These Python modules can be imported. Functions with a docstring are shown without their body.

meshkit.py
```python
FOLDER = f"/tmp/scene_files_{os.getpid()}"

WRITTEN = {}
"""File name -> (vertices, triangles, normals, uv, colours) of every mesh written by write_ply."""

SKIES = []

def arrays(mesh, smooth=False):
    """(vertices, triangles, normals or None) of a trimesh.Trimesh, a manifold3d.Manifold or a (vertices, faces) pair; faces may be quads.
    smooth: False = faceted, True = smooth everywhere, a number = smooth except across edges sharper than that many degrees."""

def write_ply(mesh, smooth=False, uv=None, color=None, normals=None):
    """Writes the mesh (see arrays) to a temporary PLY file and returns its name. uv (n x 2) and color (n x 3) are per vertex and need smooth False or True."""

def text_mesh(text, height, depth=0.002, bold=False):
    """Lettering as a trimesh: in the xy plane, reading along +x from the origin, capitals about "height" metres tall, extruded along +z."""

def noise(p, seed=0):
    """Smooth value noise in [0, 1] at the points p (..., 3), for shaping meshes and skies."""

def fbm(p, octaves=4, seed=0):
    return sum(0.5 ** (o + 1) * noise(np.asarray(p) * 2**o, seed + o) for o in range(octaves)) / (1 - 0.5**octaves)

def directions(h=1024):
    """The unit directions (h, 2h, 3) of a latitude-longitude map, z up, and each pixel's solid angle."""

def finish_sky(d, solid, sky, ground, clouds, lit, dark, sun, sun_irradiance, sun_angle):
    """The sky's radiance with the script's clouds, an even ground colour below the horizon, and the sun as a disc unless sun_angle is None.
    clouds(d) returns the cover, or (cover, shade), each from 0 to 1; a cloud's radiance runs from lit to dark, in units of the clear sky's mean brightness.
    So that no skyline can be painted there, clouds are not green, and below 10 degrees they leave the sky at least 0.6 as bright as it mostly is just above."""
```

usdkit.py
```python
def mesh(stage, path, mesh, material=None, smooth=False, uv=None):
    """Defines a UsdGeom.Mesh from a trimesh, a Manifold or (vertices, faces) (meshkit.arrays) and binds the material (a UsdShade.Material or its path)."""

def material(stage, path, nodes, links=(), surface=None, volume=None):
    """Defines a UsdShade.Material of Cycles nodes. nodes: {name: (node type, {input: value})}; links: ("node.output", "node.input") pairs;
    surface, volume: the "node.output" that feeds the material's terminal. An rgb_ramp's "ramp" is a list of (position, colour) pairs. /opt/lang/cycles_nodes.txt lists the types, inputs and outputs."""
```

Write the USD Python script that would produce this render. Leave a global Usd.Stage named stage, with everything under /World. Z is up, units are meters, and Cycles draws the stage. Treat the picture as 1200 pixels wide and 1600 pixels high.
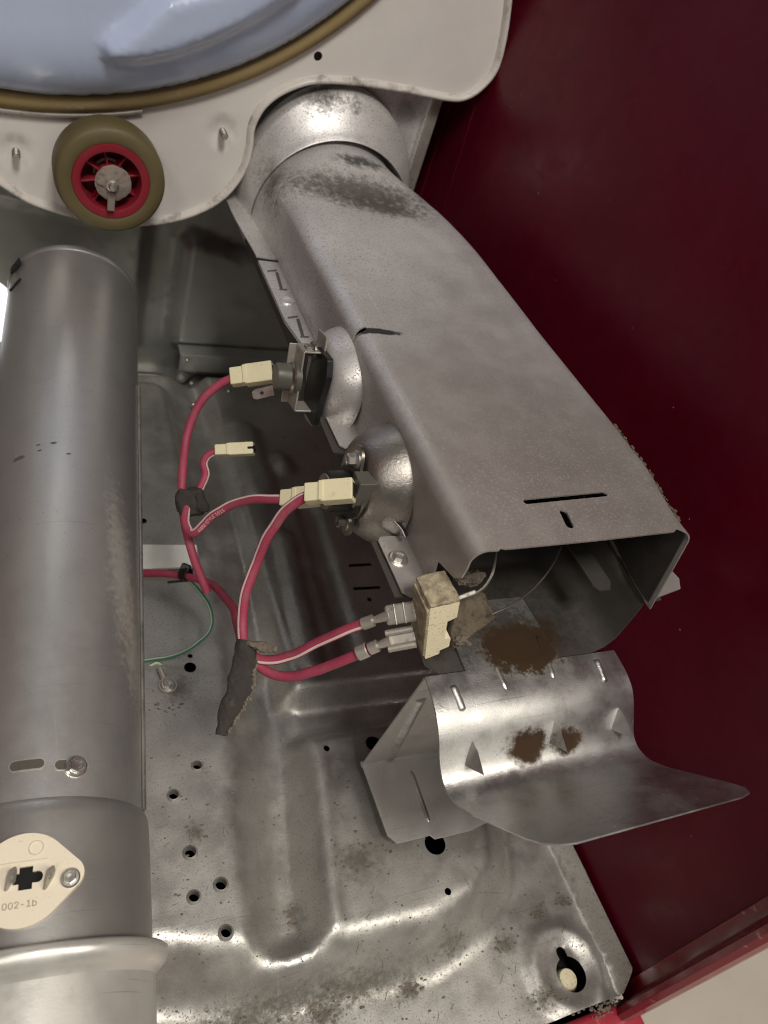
import math, numpy as np, trimesh, manifold3d, usdkit, meshkit
from pxr import Usd, UsdGeom, UsdLux, UsdShade, Gf, Sdf
from scipy.spatial import Delaunay
from shapely.geometry import Polygon, Point, box as sbox, LineString
from shapely.ops import unary_union
import shapely
rng = np.random.default_rng(7)
stage = Usd.Stage.CreateInMemory()
UsdGeom.SetStageUpAxis(stage, 'Z'); UsdGeom.SetStageMetersPerUnit(stage, 1.0)
UsdGeom.Xform.Define(stage, '/World'); UsdGeom.Scope.Define(stage, '/World/Looks')
# ------------------------------------------------------------------ camera
EYE = np.array([0, 0, .5])
_Y = np.array([-625, -1380, 1200.]); _Y /= np.linalg.norm(_Y)
_D = np.array([-532, 1275, 1200.]); _D -= _Y * (_D @ _Y); _D /= np.linalg.norm(_D)
_X = np.cross(_D, _Y); _X *= np.sign(_X[0])
M = np.array([_X, _Y, -_D])                    # world = M @ (right, down, forward)
cam = UsdGeom.Camera.Define(stage, '/World/camera')
cam.CreateHorizontalApertureAttr(24.0); cam.CreateVerticalApertureAttr(32.0); cam.CreateFocalLengthAttr(24.0)
cam.CreateClippingRangeAttr(Gf.Vec2f(.01, 50)); cam.CreateFStopAttr(9.0); cam.CreateFocusDistanceAttr(.41)
r_, u_, b_ = M[:, 0], -M[:, 1], -M[:, 2]
cam.AddTransformOp().Set(Gf.Matrix4d(*[float(x) for x in (*r_, 0, *u_, 0, *b_, 0, *EYE, 1)]))
cam.CreateExposureAttr(0.0)
# ------------------------------------------------------------------ light
def rect_light(name, pos, look, w, h, power, col):
    l = UsdLux.RectLight.Define(stage, '/World/' + name)
    l.CreateWidthAttr(w); l.CreateHeightAttr(h); l.CreateIntensityAttr(power); l.CreateColorAttr(Gf.Vec3f(*col)); l.CreateNormalizeAttr(False)
    z = np.array(pos, float) - look; z /= np.linalg.norm(z); x = np.cross([0, 0, 1.], z); x /= np.linalg.norm(x); y = np.cross(z, x)
    l.AddTransformOp().Set(Gf.Matrix4d(*[float(v) for v in (*x, 0, *y, 0, *z, 0, *pos, 1)]))
rect_light('ceiling_lamp', (.06, -.60, 1.90), (.15, .35, .15), .42, .42, 39.0, (1, .95, .88))
rect_light('second_lamp', (-.75, -.70, 1.45), (.15, .35, .15), .40, .40, 9.0, (1, .94, .85))
rect_light('third_lamp', (.95, -.78, 1.50), (.2, .15, .15), .62, .62, 9.4, (1, .93, .82))
dome = UsdLux.DomeLight.Define(stage, '/World/room_light'); dome.CreateIntensityAttr(1.0)
UsdShade.MaterialBindingAPI.Apply(dome.GetPrim()).Bind(usdkit.material(stage, '/World/Looks/room_glow', {'b': ('background_shader', {'color': (1, .96, .91), 'strength': .06})}, surface='b.background'))

# ------------------------------------------------------------------ helpers
def nrm(v): v = np.asarray(v, float); return v / np.linalg.norm(v)
def ray(u, v): return M @ np.array([u - 600, v - 800, 1200.])
def at(u, v, x=None, y=None, z=None, d=None):
    """a point of the place seen at (u, v) of the photograph, on the plane x, y or z, or d metres deep"""
    r = ray(u, v)
    s = (x / r[0]) if x is not None else (y / r[1]) if y is not None else ((z - .5) / r[2]) if z is not None else d / 1200
    return r * s + EYE
def W3(*p): return [at(u, v, d=d) for u, v, d in p]
def cat(*ms): return trimesh.util.concatenate([m for m in ms])
def tm(v, f): return trimesh.Trimesh(np.asarray(v, float), np.asarray(f, int), process=False)
def frame(z, x=None):
    z = nrm(z); x = nrm(np.cross([0, 0, 1.] if abs(z[2]) < .9 else [1., 0, 0], z)) if x is None else nrm(np.asarray(x) - z * (np.asarray(x) @ z))
    return np.array([x, np.cross(z, x), z])            # rows
def place(m, F, o):
    m = m.copy(); m.vertices = m.vertices @ F + np.asarray(o, float); return m
def rbox(sx, sy, sz, r=.001, seg=8):
    """rounded box centred at the origin"""
    s = manifold3d.Manifold.sphere(r, seg)
    hs = [s.translate([a * (sx / 2 - r), b * (sy / 2 - r), c * (sz / 2 - r)]) for a in (-1, 1) for b in (-1, 1) for c in (-1, 1)]
    k = manifold3d.Manifold.batch_hull(hs).to_mesh()
    return tm(k.vert_properties[:, :3], k.tri_verts)
def spline(pts, n=60):
    P = np.asarray(pts, float); P = np.vstack([2 * P[0] - P[1], P, 2 * P[-1] - P[-2]]); out = []
    k = len(P) - 3
    for t in np.linspace(0, k - 1e-9, n):
        i = int(t); f = t - i; a, b, c, d = P[i:i + 4]
        out.append(.5 * (2 * b + (c - a) * f + (2 * a - 5 * b + 4 * c - d) * f * f + (3 * b - a - 3 * c + d) * f ** 3))
    return np.array(out)
def frames(P):
    T = np.gradient(P, axis=0); T /= np.linalg.norm(T, axis=1)[:, None]
    N = [frame(T[0])[0]]
    for i in range(1, len(P)):
        n = N[-1] - T[i] * (N[-1] @ T[i]); N.append(nrm(n))
    N = np.array(N); return T, N, np.cross(T, N)
def tube(P, r, n=12, caps=True, flat=None):
    P = np.asarray(P, float); T, N, B = frames(P); r = np.broadcast_to(r, len(P)); a = np.linspace(0, 2 * np.pi, n, endpoint=False)
    V = P[:, None] + r[:, None, None] * (np.cos(a)[None, :, None] * N[:, None] + np.sin(a)[None, :, None] * B[:, None])
    f = []
    for i in range(len(P) - 1):
        for j in range(n):
            k = (j + 1) % n; q = (i * n + j, i * n + k, (i + 1) * n + k, (i + 1) * n + j); f += [(q[0], q[1], q[2]), (q[0], q[2], q[3])]
    V = V.reshape(-1, 3)
    if caps:
        V = np.vstack([V, P[0], P[-1]]); a0, a1 = len(V) - 2, len(V) - 1; o = (len(P) - 1) * n
        for j in range(n):
            k = (j + 1) % n; f += [(a0, k, j), (a1, o + j, o + k)]
    return tm(V, f)
def lathe(prof, o, axis, n=64, a0=0, a1=2 * np.pi, x=None):
    """prof: (radius, distance along axis)"""
    F = frame(axis, x); full = abs(a1 - a0 - 2 * np.pi) < 1e-6
    a = np.linspace(a0, a1, n, endpoint=not full); k = len(prof); V = []
    for t in a:
        for r, s in prof: V.append(o + F[0] * r * math.cos(t) + F[1] * r * math.sin(t) + F[2] * s)
    f = []
    for i in range(n if full else n - 1):
        i2 = (i + 1) % n
        for j in range(k - 1):
            f += [(i * k + j, i2 * k + j, i2 * k + j + 1), (i * k + j, i2 * k + j + 1, i * k + j + 1)]
    return tm(V, f)
def rod(p, q, r, n=16, r2=None):
    p, q = np.asarray(p, float), np.asarray(q, float); L = np.linalg.norm(q - p)
    return lathe([(1e-6, 0), (r, 0), (r if r2 is None else r2, L), (1e-6, L)], p, q - p, n)
def tri2d(poly, h, hb=None):
    hb = hb or h; pts = []
    for g in getattr(poly, 'geoms', [poly]):
        for ring in [g.exterior, *g.interiors]:
            c = np.array(ring.coords)
            for p, q in zip(c[:-1], c[1:]):
                m = max(1, int(math.ceil(np.linalg.norm(q - p) / hb))); pts += [p + (q - p) * i / m for i in range(m)]
    x0, y0, x1, y1 = poly.bounds
    gx, gy = np.meshgrid(np.arange(x0 + h / 2, x1, h), np.arange(y0 + h / 2, y1, h)); g = np.c_[gx.ravel(), gy.ravel()]
    g = g[shapely.contains_xy(poly.buffer(-h * .45), g[:, 0], g[:, 1])]
    P = np.vstack([np.array(pts), g]); t = Delaunay(P).simplices; c = P[t].mean(1)
    t = t[shapely.contains_xy(poly, c[:, 0], c[:, 1])]
    a = np.cross(P[t[:, 1]] - P[t[:, 0]], P[t[:, 2]] - P[t[:, 0]]); t = t[np.abs(a) > 1e-13]; a = a[np.abs(a) > 1e-13]
    t[a < 0] = t[a < 0][:, ::-1]
    return P, t
def sheet(poly, fn, h=.004, th=.0008, hb=None, flip=False):
    """bent sheet metal: a flat outline (with holes) mapped by fn to 3-D and given a thickness"""
    P, t = tri2d(poly, h, hb); V = fn(P)
    e = 1e-5; n = np.cross(fn(P + [e, 0]) - fn(P - [e, 0]), fn(P + [0, e]) - fn(P - [0, e])); n /= np.maximum(np.linalg.norm(n, axis=1), 1e-20)[:, None]
    if flip: n = -n; t = t[:, ::-1]
    m = len(V); E = np.sort(np.vstack([t[:, [0, 1]], t[:, [1, 2]], t[:, [2, 0]]]), 1)
    D = np.vstack([t[:, [0, 1]], t[:, [1, 2]], t[:, [2, 0]]]); _, idx, cnt = np.unique(E, axis=0, return_index=True, return_counts=True)
    bd = D[idx[cnt == 1]]
    side = np.vstack([np.c_[bd[:, 1], bd[:, 0], bd[:, 0] + m], np.c_[bd[:, 1], bd[:, 0] + m, bd[:, 1] + m]])
    return tm(np.vstack([V, V - n * th]), np.vstack([t, t[:, ::-1] + m, side]))
def prism(pts, o, ux, uy, th, h=None):
    ux, uy = np.asarray(ux, float), np.asarray(uy, float)
    return sheet(pts if hasattr(pts, 'geom_type') else Polygon(pts), lambda P: np.asarray(o) + P[:, :1] * ux + P[:, 1:] * uy, h or 10., th)
def noisy(m, amp, scale, seed=0):
    m = m.copy(); m.vertices = m.vertices + m.vertex_normals * ((meshkit.fbm(m.vertices * scale, 4, seed) - .5) * 2 * amp)[:, None]; return m
def blob(c, r, amp, scale, seed=0, F=None, sub=4):
    m = trimesh.creation.icosphere(sub, 1.0); m.vertices = m.vertices * np.asarray(r)
    if F is not None: m.vertices = m.vertices @ F
    m.vertices += np.asarray(c); return noisy(m, amp, scale, seed)
def smooth(x, a, b): t = np.clip((x - a) / (b - a), 0, 1); return t * t * (3 - 2 * t)

taken = {}
def path(name, parent):
    base = parent or '/World'; k = taken.get((base, name), 0); taken[(base, name)] = k + 1
    return f'{base}/{name}' + (f'_{k:03d}' if k else '')
def tag(p, label=None, cat=None, group=None, kind=None):
    for k, v in (('label', label), ('category', cat), ('group', group), ('kind', kind)):
        if v: p.SetCustomDataByKey(k, v)
    return str(p.GetPath())
def obj(name, mesh, mat, parent=None, label=None, cat=None, group=None, kind=None, smooth_=35):
    p = path(name, parent)
    return tag(usdkit.mesh(stage, p, mesh, mat, smooth=smooth_).GetPrim(), label, cat, group, kind)
def thing(name, label, cat, group=None):
    return tag(UsdGeom.Xform.Define(stage, path(name, None)).GetPrim(), label, cat, group)

# ------------------------------------------------------------------ materials
def mat(name, col, rough=.5, metal=0., dirt=(.07, .06, .05), amount=.0, scale=40., speck=0., var=.12, bump=.1, wave=0., stains=(), coat=0., grain=900., edges=.22, scr=0., spec=.5, rvar=.09):
    N = {'geo': ('geometry', {}), 'p': ('principled_bsdf', {'metallic': metal, 'roughness': rough, 'coat_weight': coat, 'coat_roughness': .12, 'specular_ior_level': spec})}
    L = []
    def noise(k, s, d=5, r=.6, dist=0.):
        N[k] = ('noise_texture', {'scale': s, 'detail': d, 'roughness': r, 'distortion': dist}); L.append(('geo.position', k + '.vector')); return k + '.fac'
    def rng_(k, src, a, b, c=0., d=1.):
        N[k] = ('map_range', {'range_type': 'smoothstep', 'from_min': a, 'from_max': b, 'to_min': c, 'to_max': d, 'clamp': True}); L.append((src, k + '.value')); return k + '.result'
    tone = rng_('tone', noise('big', 14., 4), .25, .75)
    N['c0'] = ('mix_color', {'a': tuple(c * (1 - var) for c in col), 'b': tuple(min(1, c * (1 + var)) for c in col)}); L.append((tone, 'c0.fac')); cur = 'c0.result'
    dirtf = met = None
    if scr:
        for k, (sc, ro) in enumerate((((900., 14., 14.), .5), ((14., 1100., 14.), .35))):
            N[f'sm{k}'] = ('mapping', {'rotation': (.1, .2, ro), 'scale': sc}); N[f'sn{k}'] = ('noise_texture', {'scale': 1., 'detail': 2., 'roughness': .5}); L += [('geo.position', f'sm{k}.vector'), (f'sm{k}.vector', f'sn{k}.vector')]
            fs = rng_(f'sf{k}', f'sn{k}.fac', .69, .74, 0., scr)
            N[f'sc{k}'] = ('mix_color', {'b': tuple(c * (.45 if k else 1.35) for c in col)}); L += [(fs, f'sc{k}.fac'), (cur, f'sc{k}.a')]; cur = f'sc{k}.result'
    if amount > 0:
        dirtf = rng_('d1', noise('dn', scale, 10, .72, .2), .64 - amount * .4, .64 - amount * .4 + edges)
    if speck > 0:
        s = rng_('d2', noise('sn', 800., 4, .6), .63 - speck * .2, .74 - speck * .2, 0, .7)
        if dirtf:
            N['mx'] = ('math', {'math_type': 'maximum'}); L += [(dirtf, 'mx.value1'), (s, 'mx.value2')]; dirtf = 'mx.value'
        else: dirtf = s
    if dirtf:
        N['dk'] = ('math', {'math_type': 'multiply', 'value2': .75}); L.append((dirtf, 'dk.value1'))
        N['c1'] = ('mix_color', {'b': dirt}); L += [('dk.value', 'c1.fac'), (cur, 'c1.a')]; cur = 'c1.result'
        N['me'] = ('mix_float', {'a': metal, 'b': metal * .55}); L += [('dk.value', 'me.fac')]; met = 'me.result'
        N['ro'] = ('mix_float', {'b': .85}); L += [('dk.value', 'ro.fac')]
    rgh = None
    for i, (c, rad, scol, soft, *keep) in enumerate(stains):
        k = f'st{i}'
        N[k + 'm'] = ('mapping', {'mapping_type': 'texture', 'location': c, 'scale': rad}); L.append(('geo.position', k + 'm.vector'))
        N[k + 'l'] = ('vector_math', {'math_type': 'length'}); L.append((k + 'm.vector', k + 'l.vector1'))
        nf = noise(k + 'n', 20. if keep else 210. if soft > .6 else 130., 9, .75)
        N[k + 'a'] = ('math', {'math_type': 'multiply_add', 'value2': .5 if keep else 3.6 if soft > .6 else 2.0, 'value3': -.25 if keep else -1.8 if soft > .6 else -1.0}); L.append((nf, k + 'a.value1'))
        N[k + 's'] = ('math', {'math_type': 'add'}); L += [(k + 'l.value', k + 's.value1'), (k + 'a.value', k + 's.value2')]
        f = rng_(k + 'f', k + 's.value', 1 - soft, 1 + soft, .55 if soft > .6 and not keep else .93, 0.)
        N[k + 'q'] = ('math', {'math_type': 'multiply', 'value2': 1. if keep else 1.6, 'use_clamp': True}); L.append((f, k + 'q.value1'))
        N[k + 'c'] = ('mix_color', {'b': scol}); L += [(k + 'q.value', k + 'c.fac'), (cur, k + 'c.a')]; cur = k + 'c.result'
        if keep: continue
        N[k + 'p'] = ('math', {'math_type': 'power', 'value2': 2.}); L.append((f, k + 'p.value1'))
        N[k + 'M'] = ('mix_float', {'a': metal, 'b': 0.}); L.append((k + 'p.value', k + 'M.fac'))
        if met: L.append((met, k + 'M.a'))
        met = k + 'M.result'
        if rgh: N[k + 'R'] = ('math', {'math_type': 'maximum'}); L += [(rgh, k + 'R.value1'), (f, k + 'R.value2')]; rgh = k + 'R.value'
        else: rgh = f
    if met: L.append((met, 'p.metallic'))
    rv = rng_('rv', noise('rn', 55., 6, .6), .3, .7, max(rough - rvar, .03), min(rough + rvar, 1))
    if dirtf: L.append((rv, 'ro.a')); rv = 'ro.result'
    if rgh: N['r2'] = ('mix_float', {'b': .95}); L += [(rgh, 'r2.fac'), (rv, 'r2.a')]; rv = 'r2.result'
    L.append((rv, 'p.roughness'))
    L.append((cur, 'p.base_color'))
    if bump or wave:
        noise('bn', grain, 3, .6); N['bp'] = ('bump', {'strength': bump, 'distance': .0006}); L.append(('bn.fac', 'bp.height')); out = 'bp.normal'
        if wave:
            noise('wn', 22., 2, .4); N['bw'] = ('bump', {'strength': wave, 'distance': .004}); L += [('wn.fac', 'bw.height'), (out, 'bw.normal')]; out = 'bw.normal'
        L.append((out, 'p.normal'))
    return usdkit.material(stage, '/World/Looks/' + name, N, L, surface='p.BSDF')
RUST = (.038, .017, .004); SOOT = (.028, .024, .019)
T3 = lambda p: tuple(float(x) for x in p)
m_pan = mat('galvanised_pan', (.54, .525, .49), .47, .82, amount=.17, scale=42, speck=.40, wave=.10, bump=.14, scr=.5, stains=[(T3(at(u, v, z=zz)), (r, r * q_, .03), (.12, .106, .086), 1.1) for u, v, zz, r, q_ in (
    (305, 1300, .03, .005, 1.3), (458, 1425, .012, .0045, 1.8), (505, 1582, 0, .009, .8), (880, 1408, 0, .006, .8), (842, 1425, 0, .007, .8), (700, 1480, 0, .008, .7), (790, 1475, 0, .008, .6), (640, 1548, 0, .007, .6), (400, 1585, 0, .03, .3), (560, 1545, 0, .035, .22), (560, 1345, .03, .014, .8), (275, 1075, .03, .009, .9), (850, 1560, 0, .012, .5))])
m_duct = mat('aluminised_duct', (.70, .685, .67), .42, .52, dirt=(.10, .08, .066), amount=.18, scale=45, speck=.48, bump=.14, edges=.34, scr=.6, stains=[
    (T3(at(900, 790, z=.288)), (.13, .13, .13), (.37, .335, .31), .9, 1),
    (T3(at(560, 300, z=.29)), (.055, .016, .03), (.085, .068, .055), .75), (T3(at(600, 320, z=.29)), (.03, .012, .03), (.085, .068, .055), .75), ((.2465, .561, .3015), (.018, .006, .012), (.02, .017, .015), .65),
    (T3(at(505, 150, z=.33)), (.016, .02, .008), (.07, .06, .05), .9), (T3(at(548, 160, z=.325)), (.008, .012, .006), (.07, .06, .05), .8), (T3(at(425, 285, y=.56)), (.012, .02, .012), (.10, .085, .07), .9),
    (T3(at(590, 517, z=.288)), (.013, .0025, .01), (.03, .027, .025), .35)])
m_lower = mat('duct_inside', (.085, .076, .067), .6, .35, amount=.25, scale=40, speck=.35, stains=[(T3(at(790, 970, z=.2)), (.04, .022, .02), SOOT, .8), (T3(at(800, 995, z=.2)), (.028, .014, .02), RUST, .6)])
m_skin = mat('shade_dark_skin', (.055, .05, .045), .6, .4, amount=.3, scale=40, speck=.3)  # darkness inside the duct put into this colour
m_boss = mat('burnished_steel', (.33, .305, .28), .36, .85, amount=.10, scale=60, speck=.08, bump=.3, grain=700)
m_defl = mat('galvanised_deflector', (.60, .595, .58), .35, .93, dirt=(.16, .15, .14), amount=.0, scale=45, speck=.15, wave=.08, scr=.7, bump=.25, grain=1300, stains=[
    (T3(at(785, 972, z=.2)), (.034, .016, .02), SOOT, .8), (T3(at(815, 1012, z=.2)), (.026, .015, .02), (.068, .040, .017), .58), (T3(at(812, 1008, z=.2)), (.018, .011, .02), RUST, .6), (T3(at(832, 1167, y=.133)), (.0115, .0085, .009), (.075, .044, .018), .58), (T3(at(892, 1157, y=.133)), (.0085, .006, .008), (.075, .044, .018), .58), (T3(at(834, 1166, y=.133)), (.0095, .008, .008), RUST, .6), (T3(at(890, 1157, y=.133)), (.0060, .0050, .007), RUST, .6)])
m_leg = mat('galvanised_leg', (.62, .61, .59), .42, .5, dirt=(.2, .18, .16), amount=.08, scale=45, speck=.15, wave=.06, bump=.1, scr=.6)  # less metallic than the deflector: the leg's lit brightness sits in the material
m_pipe = mat('galvanised_pipe', (.56, .555, .54), .38, .80, amount=.02, scale=40, speck=.05, wave=.05, bump=.05, var=.03, rvar=.03, scr=.3, stains=[(T3(at(188, 900, d=.455)), (.006, .05, .04), (.40, .375, .33), .95), (T3(at(205, 1010, d=.44)), (.005, .035, .04), (.40, .375, .33), .95)] + [
    (T3(at(u, v, d=.47)), (r, r * .5, .05), (.10, .09, .075), .6) for u, v, r in ((60, 700, .0012), (84, 690, .0018), (107, 712, .0011), (62, 716, .0010), (30, 735, .003))])
m_blow = mat('blower_steel', (.62, .60, .56), .42, .55, amount=.05, scale=30, wave=.12, bump=.05, var=.06, scr=.5)
m_collar = mat('collar_steel', (.42, .41, .39), .38, .75, amount=.05, scale=30, wave=.05, bump=.05, var=.04, rvar=.03, scr=.4)
m_steel = mat('bright_steel', (.62, .60, .56), .32, .9, amount=.1, scale=200, bump=.05)
m_zinc = mat('dull_zinc', (.48, .45, .40), .5, .7, amount=.3, scale=150, bump=.15)
m_brack = mat('bracket_steel', (.38, .36, .31), .32, .95, amount=.15, scale=120, bump=.1)
m_white = mat('white_enamel', (.70, .67, .635), .36, 0, dirt=(.3, .26, .2), amount=.05, scale=30, bump=.03, var=.05, coat=.2)
m_rim = mat('white_enamel_rim', (.66, .62, .57), .38, 0, dirt=(.12, .10, .08), amount=.42, scale=55, bump=.15, var=.05)
m_drum = mat('drum_enamel', (.49, .575, .77), .26, 0, bump=.0, var=.03, coat=.35)  # blue of a window reflection put into the base colour
m_felt = mat('felt_seal', (.26, .19, .085), .9, 0, dirt=(.5, .45, .36), amount=.18, scale=60, bump=.5, grain=500)
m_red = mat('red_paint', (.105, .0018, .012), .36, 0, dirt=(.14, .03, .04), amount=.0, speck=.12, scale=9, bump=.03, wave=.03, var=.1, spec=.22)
m_redf = mat('red_paint_lit_scuffed', (.22, .010, .024), .27, 0, dirt=(.55, .36, .30), amount=.03, scale=90, bump=.08, var=.1, coat=.3, edges=.05)  # brighter copy of the red paint for the lit hem, plus scuffs
m_rail = mat('red_rail_paint', (.34, .028, .045), .35, 0, dirt=(.55, .36, .30), amount=.10, scale=90, bump=.08, var=.1)  # lighter copy of the same red paint for the rail
m_rear = mat('rear_panel_steel', (.42, .43, .405), .45, .8, amount=.2, scale=18, wave=.3, bump=.05)
m_floor = mat('beige_floor', (.44, .39, .335), .5, 0, dirt=(.36, .31, .255), amount=.2, scale=22, bump=.05, var=.05)
m_wire = mat('red_insulation', (.34, .042, .085), .6, 0, dirt=(.24, .11, .11), amount=.36, scale=120, speck=.3, bump=.25, var=.2, grain=500)
m_stripe = mat('pale_stripe', (.72, .55, .52), .5, 0, dirt=(.4, .15, .17), amount=.2, scale=300, bump=.0)
m_green = mat('green_insulation', (.03, .16, .10), .4, 0, bump=.05); m_green_hl = mat('green_wire_highlight', (.55, .56, .40), .5)  # pale tone of the light along the green wire
m_nylon = mat('yellowed_nylon', (.74, .68, .45), .42, 0, dirt=(.35, .29, .15), amount=.10, scale=120, speck=.15, bump=.06, var=.06)
m_ceram = mat('cream_ceramic', (.80, .72, .50), .6, 0, dirt=(.26, .21, .12), amount=.05, scale=130, speck=.35, bump=.15, var=.05)
m_cerd = mat('dusty_ceramic', (.46, .39, .26), .9, 0, dirt=(.10, .085, .06), amount=.75, scale=170, speck=.5, bump=.6, grain=400, edges=.3)
m_plate = mat('cream_porcelain', (.78, .70, .55), .5, 0, dirt=(.5, .42, .3), amount=.12, scale=70, speck=.1, bump=.12, var=.04)
m_ink = mat('grey_ink', (.33, .29, .23), .7)
m_lint = mat('grey_lint', (.17, .14, .11), .95, 0, dirt=(.05, .04, .03), amount=.45, scale=150, bump=.8, grain=500)
m_lintb = mat('brown_lint', (.125, .098, .066), .95, 0, dirt=(.035, .027, .018), amount=.5, scale=170, bump=.8, grain=500)
m_black = mat('black_plastic', (.012, .012, .012), .4, 0, bump=.05); m_tape = mat('friction_tape', (.035, .030, .026), .85, 0, dirt=(.14, .12, .10), amount=.18, scale=180, bump=.8, grain=450)
m_void = mat('dark_gap', (.004, .004, .004), .9)
m_bake = mat('grey_bakelite', (.09, .085, .07), .45, 0, dirt=(.2, .17, .14), amount=.15, scale=150, bump=.1)
m_rubber = mat('olive_rubber', (.125, .098, .042), .55, 0, dirt=(.18, .15, .08), amount=.15, scale=60, bump=.1)
m_hub = mat('red_hub_plastic', (.25, .010, .024), .5, 0, dirt=(.10, .05, .045), amount=.3, scale=70, bump=.1)
m_grey = mat('greyed_lint_cap', (.24, .20, .17), .9, 0, dirt=(.1, .08, .07), amount=.3, scale=150, bump=.6, grain=400)
m_coil = mat('coil_wire', (.50, .46, .40), .35, .9)
m_step_lit = mat('lit_step_pale', (.72, .71, .66), .55, .1, dirt=(.3, .28, .25), amount=.2, scale=90, bump=.2)  # pale tone of the step front where light catches it
usdkit.material(stage, '/World/Looks/daylight', {'e': ('emission', {'color': (.95, .98, 1), 'strength': 1.6})}, surface='e.emission'); m_day = '/World/Looks/daylight'

# ------------------------------------------------------------------ room floor
obj('floor', prism(sbox(-2, -2, 2, 2), (0, 0, -.032), (1, 0, 0), (0, 1, 0), .01), m_floor, label='smooth beige room floor outside the cabinet', cat='floor', kind='structure')

# ------------------------------------------------------------------ red cabinet
WX = .355
cab = thing('dryer_cabinet', 'dark red painted steel cabinet side and front rail around the grey base pan', 'cabinet')
def wall_fn(x, s): return lambda P: np.c_[np.full(len(P), x) + s * .0012 * np.sin(P[:, 0] * 9) * np.sin(P[:, 1] * 7), P[:, 0], P[:, 1]]
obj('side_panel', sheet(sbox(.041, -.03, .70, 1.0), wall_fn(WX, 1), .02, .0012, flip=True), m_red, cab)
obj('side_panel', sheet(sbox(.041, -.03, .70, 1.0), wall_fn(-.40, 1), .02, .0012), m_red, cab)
wA, wB = at(742, 165, x=.3545), at(692, 330, x=.3545); obj('panel_seam', place(rbox(np.linalg.norm(wB - wA), .0022, .0012, .0005), frame((-1, 0, 0), wB - wA), (wA + wB) / 2), m_red, cab)
cA = at(692, 203, x=.3545); obj('clip_mark', tube(cA + np.array([[-.0004, .006 * math.cos(t_), .006 * math.sin(t_)] for t_ in np.linspace(2.2, 5.6, 16)]), .0007, 8), m_red, cab)
obj('dust_flecks', cat(*[blob((.3542, rng.uniform(.08, .62), rng.uniform(.02, .55)), (.0002, rng.uniform(.0002, .0006), rng.uniform(.0002, .0005)), .0002, 900, i, sub=1) for i in range(36)]), m_grey, cab, kind='stuff')
# hemmed front edge: a folded rounded bead
hem = [(WX + .0012, .0413), (WX + .0012, .027), (WX - .0005, .0235), (WX - .0045, .0222), (WX - .0125, .0222), (WX - .0165, .0237), (WX - .0178, .0267), (WX - .0165, .0297), (WX - .013, .0312), (WX - .006, .0316), (WX - .0012, .0345), (WX - .0012, .0413)]
hp = Polygon(hem).buffer(.0006)
hm = trimesh.creation.extrude_polygon(hp, .99, engine='earcut'); hm.apply_translation([0, 0, -.012])
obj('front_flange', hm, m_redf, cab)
rail = cat(place(rbox(.80, .034, .03, .004, 16), np.eye(3), (-.045, .0165, -.0175)))
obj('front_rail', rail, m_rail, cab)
for xx, w, mm in ((.352, .008, m_red),):
    obj('rear_flange', cat(place(rbox(.0015, .010, .9, .0005), np.eye(3), (.3535, .655, .45)), place(rbox(.018, .0015, .9, .0005), np.eye(3), (.345, .668, .45))), mm, cab)
obj('scuff_dust', cat(*[blob((.330 + rng.normal() * .009, .035 + rng.normal() * .003, -.0030 + rng.random() * .001), (.0009 * rng.uniform(.4, 1.8), .0007, .0005), .0003, 1500, i, sub=2) for i in range(80)]), m_lint, cab)

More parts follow.
